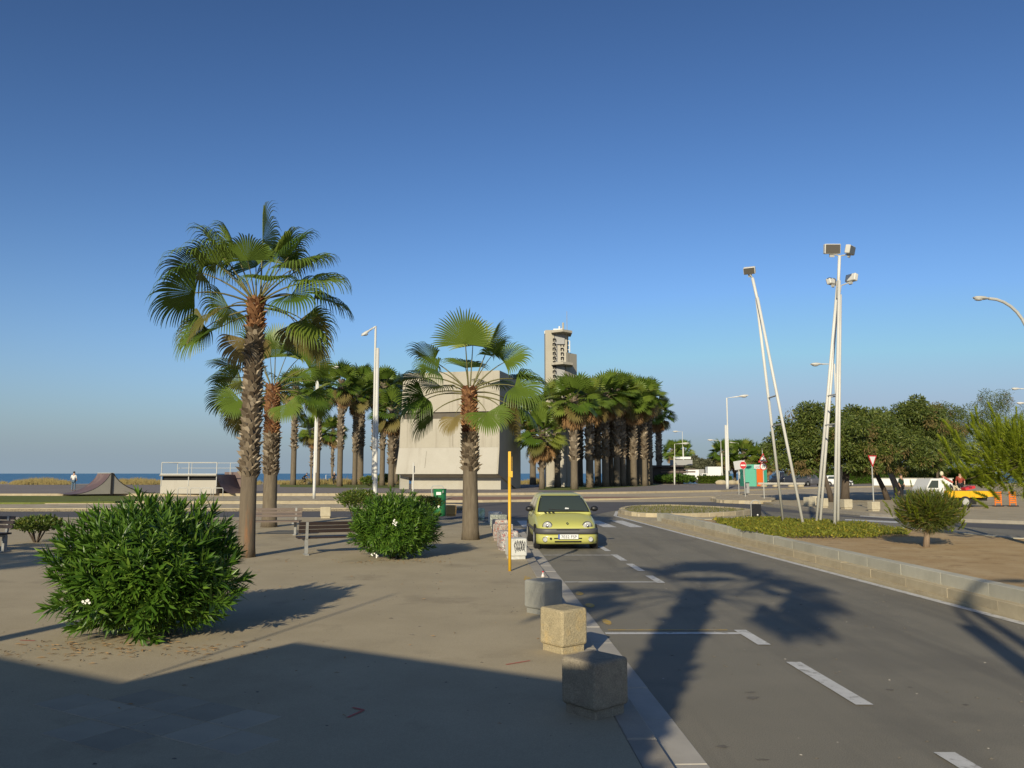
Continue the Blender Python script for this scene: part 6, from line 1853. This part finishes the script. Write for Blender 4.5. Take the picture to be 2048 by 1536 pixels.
# ---------------------------------------------------------------- people and a bicycle
def skin(name, pts, edges, mat, parent, root_i=0):
    me = bpy.data.meshes.new(name)
    me.from_pydata([p[:3] for p in pts], edges, [])
    me.materials.append(mat)
    o = link(name, me, parent)
    o.modifiers.new('skin', 'SKIN').use_smooth_shade = True
    for i, v in enumerate(me.skin_vertices[0].data):
        r = pts[i][3]; v.radius = (r, r); v.use_root = (i == root_i)
    sb = o.modifiers.new('sub', 'SUBSURF'); sb.levels = 1; sb.render_levels = 1
    return o
M['skin'] = plain('skin', (.42, .25, .17), .6); M['hair'] = plain('dark hair', (.03, .022, .018), .7)
def cloth(name, c): return pmat(name, c, tuple(v * .8 for v in c), 12.0, .9)
def person(label, loc, rz, shirt, trousers, hair=None, hat=None, pose='stand', sc=1.0):
    t = thing('person', label, 'person', loc, rz)
    t.scale = (sc, sc, sc)
    # joints (x side, y forward is -y, z up): pelvis chest neck head, arms, legs
    if pose == 'ride':
        J = dict(pel=(0, .22, .98), chest=(0, -.10, 1.32), neck=(0, -.22, 1.42), head=(0, -.30, 1.53), crown=(0, -.33, 1.62),
                 sL=(-.19, -.12, 1.36), eL=(-.24, -.33, 1.18), hL=(-.22, -.52, 1.05), sR=(.19, -.12, 1.36), eR=(.24, -.33, 1.18), hR=(.22, -.52, 1.05),
                 pL=(-.1, .2, .95), kL=(-.12, -.10, .68), aL=(-.11, .08, .32), tL=(-.11, -.06, .27), pR=(.1, .2, .95), kR=(.12, -.12, .82), aR=(.11, .0, .48), tR=(.11, -.14, .44))
    else:
        w = .12 if pose == 'walk' else .03
        J = dict(pel=(0, 0, .95), chest=(0, 0, 1.33), neck=(0, 0, 1.48), head=(0, -.02, 1.60), crown=(0, -.01, 1.70),
                 sL=(-.19, 0, 1.41), eL=(-.26, w, 1.14), hL=(-.25, -.05 - w, .90), sR=(.19, 0, 1.41), eR=(.26, -w, 1.14), hR=(.25, -.12 - w, .92),
                 pL=(-.1, 0, .92), kL=(-.11, -w, .50), aL=(-.11, -w * .4, .09), tL=(-.11, -.16 - w * .4, .04), pR=(.1, 0, .92), kR=(.11, -.02, .50), aR=(.11, w * 2, .09), tR=(.11, w * 2 - .14, .04))
    order = ['pel', 'chest', 'neck', 'head', 'crown', 'sL', 'eL', 'hL', 'sR', 'eR', 'hR', 'pL', 'kL', 'aL', 'tL', 'pR', 'kR', 'aR', 'tR']
    rad = dict(pel=.13, chest=.14, neck=.055, head=.098, crown=.07, sL=.062, eL=.043, hL=.038, sR=.062, eR=.043, hR=.038, pL=.085, kL=.058, aL=.042, tL=.035, pR=.085, kR=.058, aR=.042, tR=.035)
    E = [('pel', 'chest'), ('chest', 'neck'), ('neck', 'head'), ('head', 'crown'), ('chest', 'sL'), ('sL', 'eL'), ('eL', 'hL'), ('chest', 'sR'), ('sR', 'eR'), ('eR', 'hR'), ('pel', 'pL'), ('pL', 'kL'), ('kL', 'aL'), ('aL', 'tL'), ('pel', 'pR'), ('pR', 'kR'), ('kR', 'aR'), ('aR', 'tR')]
    ix = {k: i for i, k in enumerate(order)}
    skin('body', [(*J[k], rad[k]) for k in order], [(ix[a], ix[b]) for a, b in E], M['skin'], t)
    def sub(name, keys, ed, mat, grow):
        ii = {k: i for i, k in enumerate(keys)}
        skin(name, [(*J[k], rad[k] + grow) for k in keys], [(ii[a], ii[b]) for a, b in ed], mat, t)
    sub('shirt', ['pel', 'chest', 'sL', 'eL', 'sR', 'eR'], [('pel', 'chest'), ('chest', 'sL'), ('sL', 'eL'), ('chest', 'sR'), ('sR', 'eR')], shirt, .018)
    sub('trousers', ['pel', 'pL', 'kL', 'aL', 'pR', 'kR', 'aR'], [('pel', 'pL'), ('pL', 'kL'), ('kL', 'aL'), ('pel', 'pR'), ('pR', 'kR'), ('kR', 'aR')], trousers, .016)
    h = J['crown']
    MB().sphere((h[0], h[1] + .02, h[2] + .0), (.098, .108, .088), 12, 8).build('hat' if hat else 'hair', hat or M['hair'], t, True)
    return t
wh, dk, gr_, bl_ = cloth('white cloth', (.70, .70, .68)), cloth('black cloth', (.02, .022, .028)), cloth('dark green cloth', (.015, .04, .025)), cloth('blue cloth', (.10, .16, .22))
Y = 76.0; p = at(146, 988, Y)
person('person in a white shirt seen from behind left of the skate ramp', (p.x, Y, .36), radians(180), wh, bl_, sc=1.0)
Y = 118.0; p = at(609, 971.5, Y)
person('cyclist in black bent over the handlebars on the promenade', (p.x, Y, .36), radians(90), dk, dk, pose='ride', hat=M['black'])
b = thing('bicycle', 'dark bicycle ridden past the palms on the promenade', 'bicycle', (p.x, Y, .36), radians(90))
for y in (-.52, .52):
    ringp = [(0, y + .33 * cos(a * pi / 9), .345 + .33 * sin(a * pi / 9)) for a in range(19)]
    w_ = MB().tube(ringp, .022, 6, False).build('wheel', M['tyre'], b)
    sp = MB()
    for a in range(6): sp.tube([(0, y + .32 * cos(a * pi / 6), .345 + .32 * sin(a * pi / 6)), (0, y - .32 * cos(a * pi / 6), .345 - .32 * sin(a * pi / 6))], .005, 4)
    sp.build('spokes', M['galv'], w_)
fr_ = MB()
for a, c in (((0, .52, .345), (0, .08, .30)), ((0, .08, .30), (0, .22, .88)), ((0, .22, .80), (0, -.36, .82)), ((0, .08, .30), (0, -.36, .76)), ((0, .52, .345), (0, .22, .80)), ((0, -.33, .95), (0, -.52, .345))): fr_.tube([a, c], .022, 6)
fr_.build('frame', M['dark'], b)
MB().tube([(-.27, -.42, 1.0), (0, -.34, .97), (.27, -.42, 1.0)], .018, 6).build('handlebar', M['black'], b)
MB().box((0, .24, .90), (.13, .26, .05)).build('saddle', M['black'], b)
Y = 120.0; p = at(668, 970, Y)
person('walker in dark clothes with a white cap half behind the thickest left palm trunk', (p.x, Y, .36), radians(20), dk, dk, hat=M['white'], pose='walk', sc=1.05)
X, Y = g(1833, 1004, PAVZ)
person('worker in dark green clothes standing left of the white truck cab', (X + .0, Y + 2.0, PAVZ), radians(40), gr_, dk, pose='stand', sc=1.02)
Y = 62.0; p = at(1922, 990, Y)
person('worker in a red top behind the loaded flatbed', (p.x, Y, PAVZ), radians(-30), cloth('rust cloth', (.30, .06, .04)), dk, pose='stand', sc=1.1)
